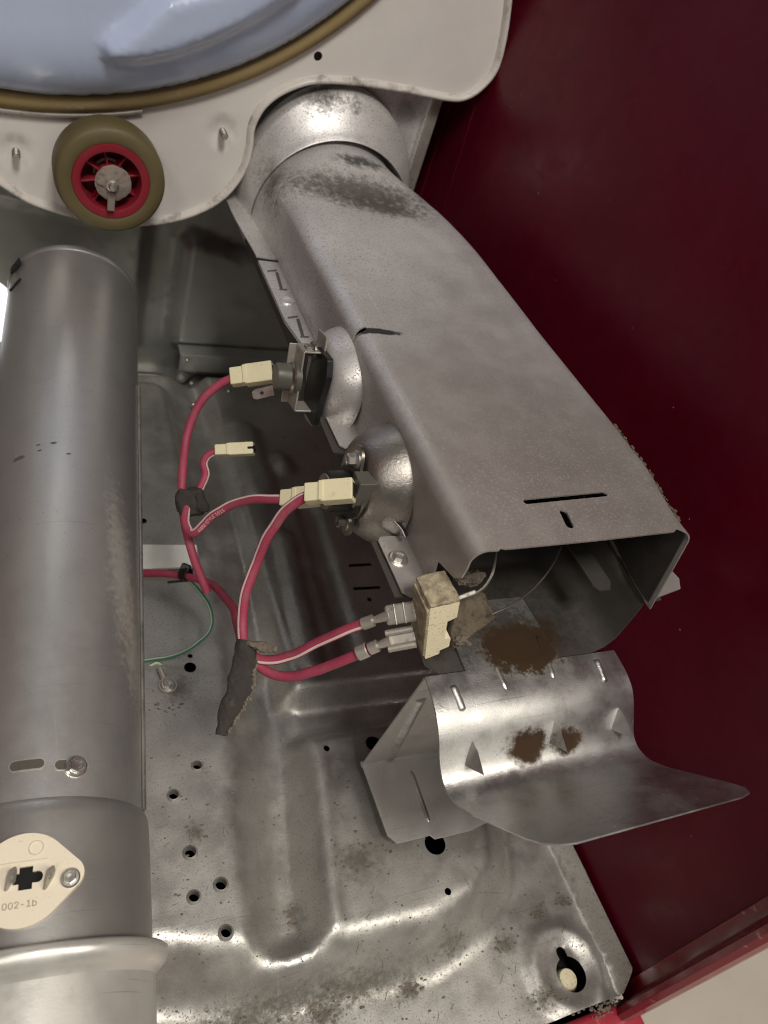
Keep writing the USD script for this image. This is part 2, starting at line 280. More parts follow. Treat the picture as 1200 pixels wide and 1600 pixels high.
# ------------------------------------------------------------------ base pan
def sd_poly(P, pts, r=0.):
    g = Polygon(pts).buffer(-r).buffer(r) if r else Polygon(pts)
    q = shapely.points(P[:, 0], P[:, 1]); d = shapely.distance(q, g.exterior); return np.where(shapely.contains_xy(g, P[:, 0], P[:, 1]), d, -d)
HB = .030
def W(pts, z=HB): return [tuple(at(u, v, z=z)[:2]) for u, v in pts]
platform = [(-.30, .125), (.05, .122), (.1254, .101), (.17, .0965), (.225, .094), (.262, .1035), (.287, .122), (.300, .16), (.318, .30), (.318, .66), (-.30, .66)]
channel = [(.1685, .236), (.33, .240), (.33, .268), (.1700, .272)]
lstep = [(-.3, .405), (.128, .402), (.131, .62), (-.3, .62)]
rblock = [(.180, .278), (.31, .272), (.31, .58), (.186, .58)]
def pan_z(P):
    x, y = P[:, 0], P[:, 1]
    z = HB * smooth(sd_poly(P, platform, .03), -.0180, .0180)
    xl, xr = np.interp(y, [.09, .117, .24, .32, .5], [.104, .1062, .1195, .1325, .14]), np.interp(y, [.09, .105, .228, .30, .5], [.1545, .156, .1795, .181, .183])
    u_ = (x - xl) / (xr - xl); z -= .0240 * smooth(u_, -.03, .58) * (1 - smooth(u_, .70, 1.0)) * smooth(y, .1035, .121) * (1 - .5 * smooth(y, .28, .42))
    z += .0024 * np.exp(-((u_ - 1.07) / .07) ** 2) * smooth(y, .10, .12) * (1 - smooth(y, .215, .235))
    z -= .0165 * smooth(sd_poly(P, channel, .008), -.006, .011)
    z += .010 * smooth(sd_poly(P, lstep, .01), -.010, .001)
    for (a, b, w, hh) in (((.197, .295), (.207, .42), .006, .004), ((.230, .30), (.238, .45), .007, -.004), ((.155, .30), (.16, .55), .008, .003), ((.2, .48), (.2, .56), .010, .005)):
        a, b = np.array(a), np.array(b); t = np.clip(((P - a) @ (b - a)) / ((b - a) @ (b - a)), 0, 1); d = np.linalg.norm(P - a - t[:, None] * (b - a), axis=1)
        z += hh * smooth(-d, -w * 2.0, -w * .6)
    c = at(440, 728, z=HB)[:2]; z += .008 * smooth(-np.linalg.norm((P - c) * [1, .7], axis=1), -.016, -.001)
    d = np.linalg.norm(P - np.array([.3135, .0595]), axis=1); z += .0035 * smooth(-d, -.032, -.024) - .004 * smooth(-d, -.023, -.013)
    z += .014 * smooth(x, .343, .3515)                           # right lip
    z += (meshkit.fbm(np.c_[x, y, x * 0] * 18, 3, 3) - .5) * .0016
    return z
pan_poly = Polygon([(-.36, .036), (.345, .036), (.3515, .046), (.3515, .688), (-.36, .688)])
holes = [(.0045, .0045, 680, 1318, .0072), (0, 0, 700, 1393, .0022), (0, 0, 510, 1170, .0022), (0, 0, 297, 1043, .0042), (0, 0, 297, 1025, .0018), (0, 0, 308, 1197, .0028), (0, 0, 271, 1243, .0030), (0, 0, 297, 1333, .0032), (0, 0, 345, 1383, .0032), (0, 0, 303, 1402, .0030), (0, 0, 353, 1457, .0030), (0, 0, 583, 1162, .0055), (0, 0, 222, 828, .0028), (0, 0, 577, 937, .002)]
cuts = [Point(*at(u, v, z=HB)[:2]).buffer(r, 6) for _, _, u, v, r in holes]
kc = at(893, 1522, z=0)[:2]; kd = at(877, 1488, z=0)[:2]
cuts.append(unary_union([Point(*kc).buffer(.0105, 8), LineString([kc, kd]).buffer(.0034)]))
for (u0, v0, u1, v1) in ((545, 884, 580, 882), (552, 920, 594, 918)):
    cuts.append(LineString([at(u0, v0, z=HB)[:2], at(u1, v1, z=HB)[:2]]).buffer(.0015, cap_style=2))
pan = thing('base_pan', 'dirty galvanised pressed-steel base pan with screw holes under pipe and duct', 'base pan')
Pp, tt = tri2d(pan_poly.difference(unary_union(cuts)), .0036, .0018)
obj('pan_sheet', tm(np.c_[Pp, pan_z(Pp)], tt), m_pan, pan, smooth_=60)
def zpan(x, y): return float(pan_z(np.array([[x, y]]))[0])
# raised burrs round the pierced holes
for _, _, u, v, r in holes[5:11]:
    c = at(u, v, z=HB); obj('hole_burr', lathe([(r * 1.55, -.0004), (r * 1.3, .0008), (r * 1.02, .0016), (r * .96, .0008), (r * .96, -.004)], np.array([c[0], c[1], zpan(c[0] + r * 1.6, c[1])]), (0, 0, 1), 18), m_pan, pan)
obj('hole_shade_sheet', prism(sbox(-.36, .034, .352, .69), (0, 0, -.026), (1, 0, 0), (0, 1, 0), .001), m_void, pan)  # added black sheet, shade under the pan seen through its holes
q = at(884, 1532, z=-.012); obj('leveling_foot', lathe([(.0001, .004), (.006, .004), (.008, 0), (.008, -.014)], q, (0, 0, 1), 20), m_ceram, pan)
lip = []
def hexscrew(o, n, r, h=.0035, washer=1.5):
    """flanged hex screw head, slightly dished"""
    f = frame(n); o = np.asarray(o, float)
    a = lathe([(r * washer, -.0006), (r * washer, .0005), (r * washer * .86, .0011), (r * .9, .0012)], o, n, 24)
    b = lathe([(r, .0008), (r, h - .0005), (r * .88, h), (r * .62, h), (r * .5, h - .0008), (1e-5, h - .0009)], o, n, 6, x=f[0])
    return a, b
def screw(o, n, r, m, parent, name='screw', **k):
    a, b = hexscrew(o, n, r, **k); p = obj(name, a, m, parent); obj('hex_head', b, m, p, smooth_=20); return p
g4 = [at(218, 851, z=.0475), at(307, 851, z=.0475), at(311, 885, z=.0400), at(218, 889, z=.0400)]; gx_ = nrm(g4[2] - g4[3]); gy_ = nrm((g4[0] - g4[3]) - gx_ * ((g4[0] - g4[3]) @ gx_))
obj('lit_step_face', prism([(0, 0), (np.linalg.norm(g4[2] - g4[3]), 0), ((g4[1] - g4[3]) @ gx_, (g4[1] - g4[3]) @ gy_), ((g4[0] - g4[3]) @ gx_, (g4[0] - g4[3]) @ gy_)], g4[3], gx_, gy_, .004), m_step_lit, pan)  # added pale plate, puts the lit front of the step into colour
c = at(262, 1072, z=HB); c[2] = zpan(*c[:2]); gscrew = screw(c + [0, 0, .0012], (0, 0, 1), .0034, m_steel, pan, 'ground_screw')

# ------------------------------------------------------------------ rear panel
rear = thing('rear_panel', 'dark grey galvanised rear wall with pressed panels, behind the roller', 'panel')
vh = np.array([.004, .69, .064])
def rear_fn(P):
    x, z = P[:, 0], P[:, 1]; y = np.full(len(P), .69)
    y -= .012 * smooth(sd_poly(P, [(.148, .04), (.34, .04), (.34, .15), (.26, .142), (.20, .150), (.150, .166)], .01), -.004, .006)
    y -= .010 * smooth(sd_poly(P, [(-.3, .03), (.118, .03), (.118, .19), (-.3, .19)], .01), -.004, .006)
    d = np.hypot(x - .06, z - .42); y -= .006 * (smooth(d, .235, .242) - smooth(d, .246, .253))
    return np.c_[x, y, z]
rp = sbox(-.40, -.03, .3545, .9).difference(Point(vh[0] - .035, vh[2]).buffer(.042, 16))
obj('wall_sheet', sheet(rp, rear_fn, .006, .0008), m_rear, rear, smooth_=60)
fl = at(365, 566, y=.66); obj('bottom_flange', cat(place(rbox(.20, .018, .0015, .0005), np.eye(3), (.255, .668, .046)), place(rbox(.20, .0015, .02, .0005), np.eye(3), (.255, .659, .037))), m_rear, rear)
for u, v, dd in ((292, 562, .70), (299, 598, .67), (302, 631, .655), (357, 611, .65)):
    p = at(u, v, z=.046 if v < 580 else HB); obj('rivet', blob(p, (.0022, .0022, .0016), 0, 1, sub=2), m_steel, rear)
obj('vent_opening', prism(Point(0, 0).buffer(.050, 24), (vh[0] - .035, .694, vh[2]), (1, 0, 0), (0, 0, 1), .0005), m_day, label='bright daylit round vent opening beyond the far end of the pipe', cat='vent')

# ------------------------------------------------------------------ bulkhead
BY = .600
edge_px = [(-60, 240), (0, 276), (60, 311), (150, 336), (215, 341), (270, 335), (318, 318), (350, 295), (374, 262), (384, 228), (388, 195), (404, 163), (430, 140), (465, 124), (500, 118), (560, 121), (640, 134), (700, 146), (727, 144), (750, 128), (768, 104), (778, 70), (786, 20), (793, -60), (797, -160)]
E3 = spline([at(u, v, y=BY) for u, v in edge_px], 160)
E2 = [(p[0], p[2]) for p in E3]
bulk = thing('bulkhead', 'white enamelled bulkhead plate with scalloped lower edge, behind the roller', 'bulkhead')
DC, DR = np.array([-.0125, .6100]), .3215            # drum centre (x, z) and radius
bp = Polygon(E2 + [(E2[-1][0], .95), (E2[0][0], .95)]).difference(Point(*DC).buffer(DR + .0085, 64))
bp = max(getattr(bp, 'geoms', [bp]), key=lambda g: g.area)
studs = [at(25, 237, y=BY), at(348, 206, y=BY)]; hole = at(497, 88, y=BY)
bp = bp.difference(Point(hole[0], hole[2]).buffer(.0032, 8))
def bulk_fn(P):
    y = np.full(len(P), BY)
    for s in studs:
        d = np.hypot(P[:, 0] - s[0], P[:, 1] - s[2]); y = y + .003 * smooth(-d, -.0115, -.0065)
    g = Polygon(E2); return np.c_[P[:, 0], y, P[:, 1]]
obj('plate', sheet(bp, bulk_fn, .004, .001, .003), m_white, bulk, smooth_=50)
rimP = E3.copy()
T, _, _ = frames(rimP); out = np.cross(T, [0, 1., 0]); out *= np.sign((out * [0, 0, -1]).sum()) or 1
prof = [(-.0005, .0006), (.0002, -.0026), (.0012, -.0046), (.0026, -.0054), (.0040, -.0050), (.0048, -.0034), (.0050, .004), (.0048, .010)]
V = np.array([[p + o * a + np.array([0, b, 0]) for a, b in prof] for p, o in zip(rimP, out)]); k = len(prof)
f = [];
for i in range(len(V) - 1):
    for j in range(k - 1):
        q = (i * k + j, i * k + j + 1, (i + 1) * k + j + 1, (i + 1) * k + j); f += [(q[0], q[1], q[2]), (q[0], q[2], q[3])]
obj('rolled_rim', tm(V.reshape(-1, 3), f), m_rim, bulk, smooth_=60)
for s in studs:
    obj('stud', cat(lathe([(.0001, -.010), (.0018, -.010), (.0023, -.008), (.0023, .003)], s, (0, 1, 0), 14), *[lathe([(.0023, -.0005), (.00275, 0), (.0023, .0005)], s + [0, -.008 + .002 * i, 0], (0, 1, 0), 14) for i in range(5)]), m_steel, bulk)
o3 = np.array([DC[0], BY - .001, DC[1]])
obj('felt_seal', lathe([(DR + .0105, .003), (DR + .0095, -.003), (DR + .0065, -.0065), (DR + .003, -.0070), (DR - .003, -.004), (DR - .004, .012)], o3, (0, 1, 0), 240), m_felt, bulk, smooth_=60)
obj('worn_lip', lathe([(DR + .0140, -.0005), (DR + .0130, -.003), (DR + .0108, -.0038), (DR + .0095, -.001)], o3, (0, 1, 0), 60, a0=math.radians(72), a1=math.radians(98), x=(1, 0, 0)), m_rim, bulk, smooth_=60)
# ------------------------------------------------------------------ drum back
van = [at(u, v, y=.565) for u, v in [(420, -40), (330, -20), (262, -5), (236, 18), (205, 48), (168, 76), (158, 86), (168, 92), (215, 94), (270, 84), (330, 62), (390, 32), (450, -6), (500, -40)]]
vpoly = [(p[0], p[2]) for p in van]
def drum_fn(P):
    d = np.hypot(P[:, 0] - DC[0], P[:, 1] - DC[1]); e = np.clip((DR - d) / .052, 0, 1)
    y = .604 - .034 * np.sqrt(np.maximum(0, 1 - (1 - e) ** 2.2)) - .008 * smooth(DR - d, .04, .14)
    s = sd_poly(P, vpoly, .004); y = y - .012 * smooth(s, -.008, .005) + .010 * smooth(s, .010, .05)
    return np.c_[P[:, 0], y, P[:, 1]]
dp = Point(*DC).buffer(DR, 200).intersection(sbox(-.12, .2, .36, .62))
drum = thing('dryer_drum', 'glossy white drum back tinted with reflected blue, with a curved embossed vane', 'drum')
obj('dished_panel', sheet(dp, drum_fn, .0035, .001), m_drum, drum, smooth_=60)

# ------------------------------------------------------------------ drum roller
rc = at(172, 277, y=.570); ax = nrm((.02, -1, .03))
RS = .966
rol = thing('drum_roller', 'drum support roller with olive rubber tyre and red spoked hub on the white bulkhead', 'roller')
obj('tyre', lathe([(.0262, .008), (.029, .0094), (.0345, .0090), (.0369, .006), (.0375, 0), (.0372, -.014), (.035, -.017), (.0262, -.017)], rc, ax, 96), m_rubber, rol, smooth_=50)
hub = obj('hub', cat(lathe([(.0264, .007), (.0258, .0088), (.0225, .0090), (.0205, .0082), (.0198, .004), (.0194, -.010), (.012, -.011), (.0105, -.008)], rc, ax, 72)), m_hub, rol, smooth_=40)
F = frame(ax)
for k in range(8):
    a = k * math.pi / 4 + .25; dv = F[0] * math.cos(a) + F[1] * math.sin(a)
    obj('spoke', place(rbox(.012, .0014, .011, .0004), np.array([dv, np.cross(F[2], dv), F[2]]), rc + dv * .0150 - F[2] * .0035), m_hub, hub)
obj('hub_sleeve', lathe([(.0095, -.006), (.0098, .0095), (.006, .0105), (.004, .010)], rc, ax, 32), m_hub, hub)
obj('retainer', cat(noisy(lathe([(.0001, .0125), (.004, .0125), (.0105, .0112), (.0124, .0100), (.0118, .0085)], rc + F[0] * .001, ax, 48), .0012, 260, 3), blob(rc + F[2] * .0112 + F[0] * -.002 + F[1] * .003, (.0085, .0075, .0016), .0015, 260, 5, F, 3), place(rbox(.005, .013, .002, .0006), F, rc + F[2] * .011 - nrm((0, .1, 1)) * .0125)), m_grey, rol)
obj('axle_tip', cat(lathe([(.0001, .0185), (.0022, .0182), (.003, .017), (.003, .010)], rc, ax, 16), lathe([(.003, .013), (.0042, .0135), (.0042, .0145), (.003, .015)], rc, ax, 16)), m_steel, rol)

# ------------------------------------------------------------------ inlet collar behind the duct
col = thing('inlet_collar', 'flared grey steel collar under the bulkhead edge, gripping the duct end', 'collar')
ra_ = np.linspace(-.35 * np.pi, 1.35 * np.pi, 110); rows = []
for t, yy in ((0, .612), (.03, .600), (.15, .5975), (.45, .592), (.8, .584), (.93, .580), (1., .5775), (1.03, .5772), (1.045, .580), (1.05, .600)):
    cx, cz = .2420 + .0010 * t, .2500 - .0115 * t; rx, rz_ = .0730 - .0045 * t, .0860 - .0175 * t
    rows.append(np.c_[cx + rx * np.cos(ra_), np.full(len(ra_), yy), cz + rz_ * np.sin(ra_)])
V = np.stack(rows); nr, na_ = V.shape[:2]
f = [q for i in range(nr - 1) for j in range(na_ - 1) for q in ((i * na_ + j, (i + 1) * na_ + j, (i + 1) * na_ + j + 1), (i * na_ + j, (i + 1) * na_ + j + 1, i * na_ + j + 1))]
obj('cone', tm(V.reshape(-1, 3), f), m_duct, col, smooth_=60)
qx = at(655, 210, y=.613)[0]
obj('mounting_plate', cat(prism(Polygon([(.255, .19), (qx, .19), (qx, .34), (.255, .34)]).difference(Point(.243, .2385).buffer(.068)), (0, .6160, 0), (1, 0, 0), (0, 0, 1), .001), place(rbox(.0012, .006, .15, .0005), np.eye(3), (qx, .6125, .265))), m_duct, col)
obj('edge_strip', place(rbox(.0085, .0012, .15, .0005), np.eye(3), (qx + .0050, .6095, .265)), m_zinc, col)
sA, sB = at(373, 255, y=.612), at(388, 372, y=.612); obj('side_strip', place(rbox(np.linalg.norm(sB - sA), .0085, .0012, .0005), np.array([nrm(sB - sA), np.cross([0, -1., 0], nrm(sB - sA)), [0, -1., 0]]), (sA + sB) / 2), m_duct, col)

# ------------------------------------------------------------------ heater duct
XL, XR, ZF, ZT = .1745, .3050, .237, .288
hd = thing('heater_duct', 'grey metal heater duct running from the open front end to the bulkhead', 'duct')
def arch(b, n=240):
    """body of the section from the left flange up over the top to the right flange, b = 0 square, 1 round"""
    cx = (XL + XR) / 2 + .0015 * b; hw = (XR - XL) / 2 + .0005 * b; h = (ZT - ZF) + b * .0145; r = .0075 * (1 - b) + b * hw * .995
    rz = min(r, h * .995); pts = [(cx - hw, 0)]
    for t in np.linspace(math.pi, math.pi / 2, 60): pts.append((cx - hw + r + r * math.cos(t), h - rz + rz * math.sin(t)))
    for t in np.linspace(math.pi / 2, 0, 60): pts.append((cx + hw - r + r * math.cos(t), h - rz + rz * math.sin(t)))
    pts.append((cx + hw, 0)); p = np.array(pts); s = np.r_[0, np.cumsum(np.linalg.norm(np.diff(p, axis=0), axis=1))]
    return p, s
A0, S0 = arch(0.); LB = S0[-1]
TAB = {b: arch(b) for b in np.round(np.linspace(0, 1, 41), 4)}
def bosses(x, y, z):
    return x
BOSS = [(.345, .2555, .026), (.262, .2555, .029)]       # y, z, radius of the pressed seats on the left face
def shell_fn(P):
    a, y = P[:, 0], P[:, 1]; X = np.zeros(len(P)); Z = np.zeros(len(P)); b = smooth(y, .505, .585)
    i0 = np.clip(np.floor(b * 40).astype(int), 0, 39); keys = sorted(TAB)
    for i in np.unique(i0):
        m = i0 == i; w = b[m] * 40 - i
        res = []
        for kk in (keys[i], keys[i + 1]):
            p, s = TAB[kk]; t = np.clip(a[m] / LB, 0, 1) * s[-1]; res.append(np.c_[np.interp(t, s, p[:, 0]), np.interp(t, s, p[:, 1])])
        q = res[0] * (1 - w)[:, None] + res[1] * w[:, None]; X[m], Z[m] = q[:, 0], q[:, 1] + ZF
    X = np.where(a < 0, X + a, np.where(a > LB, X + a - LB, X))
    X = X + .0058 * np.clip(1 - (Z - ZF) / .044, 0, 1) * (a < LB / 2) * (1 - b)
    X += .0065 * smooth(y, .185, .235) * smooth(X, .24, .305) * (1 - smooth(y, .45, .55))          # the far side bows out a little
    Z += .0006 * np.sin(y * 31) * smooth(X, .18, .2) + (meshkit.fbm(np.c_[X, y, Z] * 14, 2, 5) - .5) * .0016
    return np.c_[X, y, Z]
ax_ = lambda x: LB / 2 + (x - (XL + XR) / 2)            # arc position of a point x on the flat top
zl = lambda z: (z - ZF)                                 # arc position of a height on the left face
front = [(zl(ZF), .1985), (zl(.2555), .1995), (zl(.2625), .183), (zl(.268), .1785), (zl(.276), .177), (ax_(.1865), .1768), (ax_(.1885), .1782), (ax_(.1905), .1775), (ax_(.235), .179), (ax_(.292), .1815), (ax_(.2955), .1835), (ax_(.300), .181), (LB - .03, .177), (LB, .172)]
body = Polygon(front + [(LB, .60), (0, .60)])
tabs = [Polygon([(-.0150, .618), (.001, .618), (.001, .5105), (-.0150, .5125)]), Polygon([(-.0158, .331), (.001, .331), (.001, .304), (-.0120, .300), (-.0150, .303)]), Polygon([(-.0165, .2300), (-.0145, .2325), (.001, .2325), (.001, .1975), (-.012, .1935), (-.0158, .197)]), Polygon([(LB - .001, .21), (LB + .031, .199), (LB + .034, .190), (LB + .030, .183), (LB + .006, .178), (LB - .001, .178)])]
slot = [LineString([(ax_(.2155), .2048), (ax_(.2640), .2085)]).buffer(.0016, 6), LineString([(ax_(.2328), .1968), (ax_(.2318), .1893)]).buffer(.0021, 6), Polygon([(zl(.279), .3435), (ax_(.1805), .3455), (ax_(.1805), .3435), (ax_(.178), .3425)]).buffer(.0004)]
up = unary_union([body, *tabs]).difference(unary_union(slot)); up = max(getattr(up, 'geoms', [up]), key=lambda g: g.area)
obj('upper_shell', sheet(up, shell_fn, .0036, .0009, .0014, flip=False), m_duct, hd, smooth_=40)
# long embossed joint strip of the lower shell, seen beside the upper shell
st = Polygon([(.1655, .508), (.182, .508), (.182, .402), (.1705, .404), (.1660, .430)])
em = [((.1755, .492), (.1735, .470)), ((.1755, .432), (.1735, .412))]
def strip_fn(P): return np.c_[P[:, 0], P[:, 1], np.full(len(P), .2362)]
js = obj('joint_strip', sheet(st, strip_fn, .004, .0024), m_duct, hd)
for p, q in em:
    p3, q3 = np.array([*p, .2364]), np.array([*q, .2364]); obj('clinch_mark', cat(place(rbox(np.linalg.norm(q3 - p3), .0022, .0014, .0005), frame((0, 0, 1), q3 - p3), (p3 + q3) / 2), place(rbox(.008, .0012, .0012, .0004), frame((0, 0, 1), (1, .35, 0)), p3 + [-.003, .002, 0]), place(rbox(.006, .0012, .0012, .0004), frame((0, 0, 1), (1, .1, 0)), q3 + [.001, -.001, 0])), m_bake, js)
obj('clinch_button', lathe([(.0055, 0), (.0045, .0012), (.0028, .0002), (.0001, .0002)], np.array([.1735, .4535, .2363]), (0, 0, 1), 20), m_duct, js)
# lower shell: shallow tray
lw = [(.161, .2352), (.1762, .2352), (.1768, .225), (.1805, .206), (.1835, .2005), (.190, .1982), (.288, .1982), (.295, .2005), (.300, .207), (.3035, .225), (.3045, .2352), (.318, .2352)]
lw = np.array(lw); ls = np.r_[0, np.cumsum(np.linalg.norm(np.diff(lw, axis=0), axis=1))]
def low_fn(P): return np.c_[np.interp(P[:, 0], ls, lw[:, 0]), P[:, 1], np.interp(P[:, 0], ls, lw[:, 1])]
lo = Polygon([(0, .196), (ls[1], .194), (ls[2], .186), (ls[4], .1775), (ls[5], .1730), (ls[6], .1730), (ls[8], .1745), (ls[-2], .177), (ls[-1], .178), (ls[-1], .60), (ls[1], .60), (ls[1], .335), (0, .331), (0, .299), (ls[1], .296), (ls[1], .2335), (0, .231)])
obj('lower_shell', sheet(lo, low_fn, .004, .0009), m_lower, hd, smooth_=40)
def skin_fn(P):
    e = 1e-4; n = np.cross(shell_fn(P + [e, 0]) - shell_fn(P - [e, 0]), shell_fn(P + [0, e]) - shell_fn(P - [0, e])); n /= np.linalg.norm(n, axis=1)[:, None]
    return shell_fn(P) - n * .0016
ib = body.buffer(-.0022).difference(unary_union(slot).buffer(.001)).intersection(sbox(-1, 0, 1, .50)); ib = max(getattr(ib, 'geoms', [ib]), key=lambda g: g.area)
obj('inner_skin', sheet(ib, skin_fn, .005, .0004, .003), m_skin, hd, smooth_=40)  # added dark liner so the duct inside reads shaded
obj('inner_flange', cat(prism(Polygon([(.2785, .192), (.2815, .188), (.2880, .188), (.2915, .193), (.2915, .40), (.2785, .40)]), (0, 0, .2355), (1, 0, 0), (0, 1, 0), .001, .02)), m_lower, hd)
screw(np.array([.1700, .2170, .2374]), (0, 0, 1), .0034, m_steel, hd, 'tab_screw', washer=1.55)
# pressed seats for the two thermostats
def seat(y, z, m, L=.0175, ry=.0215, rz=.025, squash=.55):
    v = []; f = []; na = 72
    rows = []
    for t in np.linspace(0, 1, 18):
        q_ = t * t * (3 - 2 * t); rows.append((XL + .003 - (L + .003) * (.35 * q_ + .65 * (1 - (1 - t) ** 2)), 1.36 - .58 * t ** 1.4))
    for (xx, k) in rows:
        for a in np.linspace(0, 2 * np.pi, na, endpoint=False):
            v.append((xx, y + ry * k * math.cos(a), max(z + (rz if math.sin(a) < 0 else min(rz, (.2795 - z) / 1.36)) * k * math.sin(a), .2145)))
    R = len(rows)
    for i in range(R - 1):
        for j in range(na):
            k2 = (j + 1) % na; q = (i * na + j, i * na + k2, (i + 1) * na + k2, (i + 1) * na + j); f += [(q[0], q[2], q[1]), (q[0], q[3], q[2])]
    v.append((rows[-1][0], y, z)); c0 = len(v) - 1
    for j in range(na): f.append(((R - 1) * na + j, c0, (R - 1) * na + (j + 1) % na))
    return tm(v, f)
obj('thermostat_seat', seat(.3475, .254, m_duct, .013, .0235, .027), m_duct, hd, smooth_=50)
obj('thermostat_seat', seat(.262, .2475, m_boss, .0165, .0225, .028), m_boss, hd, smooth_=50)

obj('seat_lip', cat(tube(spline(W3((571, 712, .395), (575, 745, .393), (576, 775, .391), (579, 798, .389), (592, 806, .387), (612, 813, .385), (626, 826, .384), (633, 840, .383)), 50), .0006, 8)), m_steel, hd)
obj('seat_gap', tube(spline(W3((580, 796, .3895), (594, 803, .3875), (613, 810, .3855), (628, 823, .3845), (635, 838, .3835)), 40), .0008, 8), m_void, hd)
obj('seat_gap', tube(spline(W3((502, 606, .447), (506, 622, .445), (520, 634, .443), (534, 640, .441), (544, 646, .440)), 40), .0011, 8), m_void, hd)
# ------------------------------------------------------------------ lower thermostat
ls_ = thing('limit_thermostat', 'round black limit thermostat with two screws on the lower burnished duct seat', 'thermostat')
tc = np.array([.1562, .2655, .2380]); nx = np.array([-1., 0, 0])
s1, s2 = at(557, 718, x=.155), at(541, 814, x=.155); dv = nrm(s1 - s2)
F = np.array([dv, np.cross(nx, dv), nx]); mid = (s1 + s2) / 2
plate = unary_union([LineString([(-.019, 0), (.019, 0)]).buffer(.0062, 10), Point(0, 0).buffer(.0145, 20)])
obj('mounting_flange', prism(plate.buffer(-.002).buffer(.002), mid, F[0], F[1], .0016), m_brack, ls_)
obj('body', lathe([(.0135, 0), (.0135, .003), (.0105, .0032), (.0105, .0135), (.0095, .0145), (.0001, .0145)], mid, nx, 40), m_black, ls_, smooth_=40)
obj('end_disc', lathe([(.0092, .0144), (.0090, .0150), (.0001, .0150)], mid, nx, 32), m_grey, ls_)
obj('terminal_block', place(rbox(.0100, .010, .0165, .0008), np.eye(3), at(566, 765, d=.3815)), m_bake, ls_)
for k, s in enumerate((s1, s2)): screw(s + nx * .0002, nx, .0034, m_steel if k == 0 else m_brack, ls_, h=.005)
def spade(o, dirv, up, L=.013, w=.0063, m=m_zinc, parent=None, name='spade_terminal'):
    pl = unary_union([sbox(0, -w / 2, L - .002, w / 2), Polygon([(L - .0022, -w / 2), (L, -w / 3), (L, w / 3), (L - .0022, w / 2)])]).difference(Point(L * .55, 0).buffer(.0011, 8))
    dirv = nrm(dirv); up = nrm(np.asarray(up) - dirv * (np.asarray(up) @ dirv)); return obj(name, prism(pl, o, dirv, up, .0009), m, parent)
# ------------------------------------------------------------------ upper thermal cutoff
tf = thing('thermal_cutoff', 'small thermal cutoff on a bent steel bracket at the upper pale duct seat', 'thermal cutoff')
kp = at(503, 590, x=.160); 
obj('gap_shade_plate', prism(Polygon([(-.010, -.024), (.004, -.026), (.0105, -.018), (.012, .004), (.009, .012), (-.006, .015), (-.010, .008)]).buffer(.002), (.1605, kp[1], kp[2]), (0, 1, 0), (0, 0, 1), .0035), m_black, tf)  # black plate stands in for the shaded gap behind the bracket
b0 = at(484, 545, x=.156); b1 = at(480, 640, x=.148)
c1 = at(463, 590, x=.1475)
def bracket():
    Fx = np.array([nrm((0, .25, 1)), nrm((0, 1, -.25)), (-1, 0, 0)]); ms = []
    ms.append(place(rbox(.036, .014, .0012, .0004), Fx, c1 + [0, 0, 0]))
    for s in (-1, 1):
        e = c1 + Fx[0] * s * .0178
        ms.append(place(rbox(.0012, .014, .012, .0004), Fx, e + [.006, 0, 0])); ms.append(place(rbox(.010, .014, .0012, .0004), Fx, e + Fx[0] * s * .0045 + [.0118, 0, 0]))
    ms.append(place(rbox(.036, .0012, .005, .0004), Fx, c1 + Fx[1] * .0068 + [-.0022, 0, 0]))
    return cat(*ms)
obj('bracket', bracket(), m_zinc, tf)
sc = at(489, 547, x=.1545); screw(sc, nx, .0034, m_brack, tf, h=.005)
bc = c1; bd = nrm(np.array([-1, .08, -.02]))
obj('body', lathe([(.0088, -.0015), (.0088, .002), (.0078, .0025), (.0078, .0115), (.0070, .0125), (.0001, .0125)], bc, bd, 32), m_bake, tf, smooth_=40)
obj('rim_ring', lathe([(.0088, .0018), (.0092, .0030), (.0080, .0042)], bc, bd, 32), m_brack, tf)
e1 = at(428, 610, d=.466); e2 = at(399, 617, d=.468)
spade(e1, e2 - e1, ray(400, 560) - ray(400, 640) + .3 * M[:, 2], .0135, .0062, m_steel, tf)

# ------------------------------------------------------------------ wires
def wob(pts, n):
    P = spline(pts, n); e = np.sin(np.linspace(0, np.pi, n))[:, None]
    return P + e * np.stack([meshkit.fbm(P * 42, 3, k) - .5 for k in (1, 2, 3)], 1) * .0026
def wire_mesh(pts, r=.0026, n=90): return tube(wob(pts, n), r, 14)
def stripe_mesh(pts, side, r=.0026, n=90, w=.28, bow=0):
    P = wob(pts, n); T, _, _ = frames(P); view = EYE - P; view /= np.linalg.norm(view, axis=1)[:, None]
    s = np.cross(T, view); s /= np.linalg.norm(s, axis=1)[:, None]; ph = side
    d0 = s * math.sin(ph) + np.cross(s, T) * 0 + view * math.cos(ph); d0 -= T * (d0 * T).sum(1)[:, None]; d0 /= np.linalg.norm(d0, axis=1)[:, None]
    rows = []
    for a in np.linspace(-w, w, 5):
        q = np.cross(T, d0); rows.append(P + (d0 * math.cos(a) + q * math.sin(a)) * r * 1.035)
    V = np.stack(rows, 1).reshape(-1, 3); f = []
    for i in range(n - 1):
        for j in range(4): f += [(i * 5 + j, i * 5 + j + 1, (i + 1) * 5 + j + 1), (i * 5 + j, (i + 1) * 5 + j + 1, (i + 1) * 5 + j)]
    return tm(V, f)
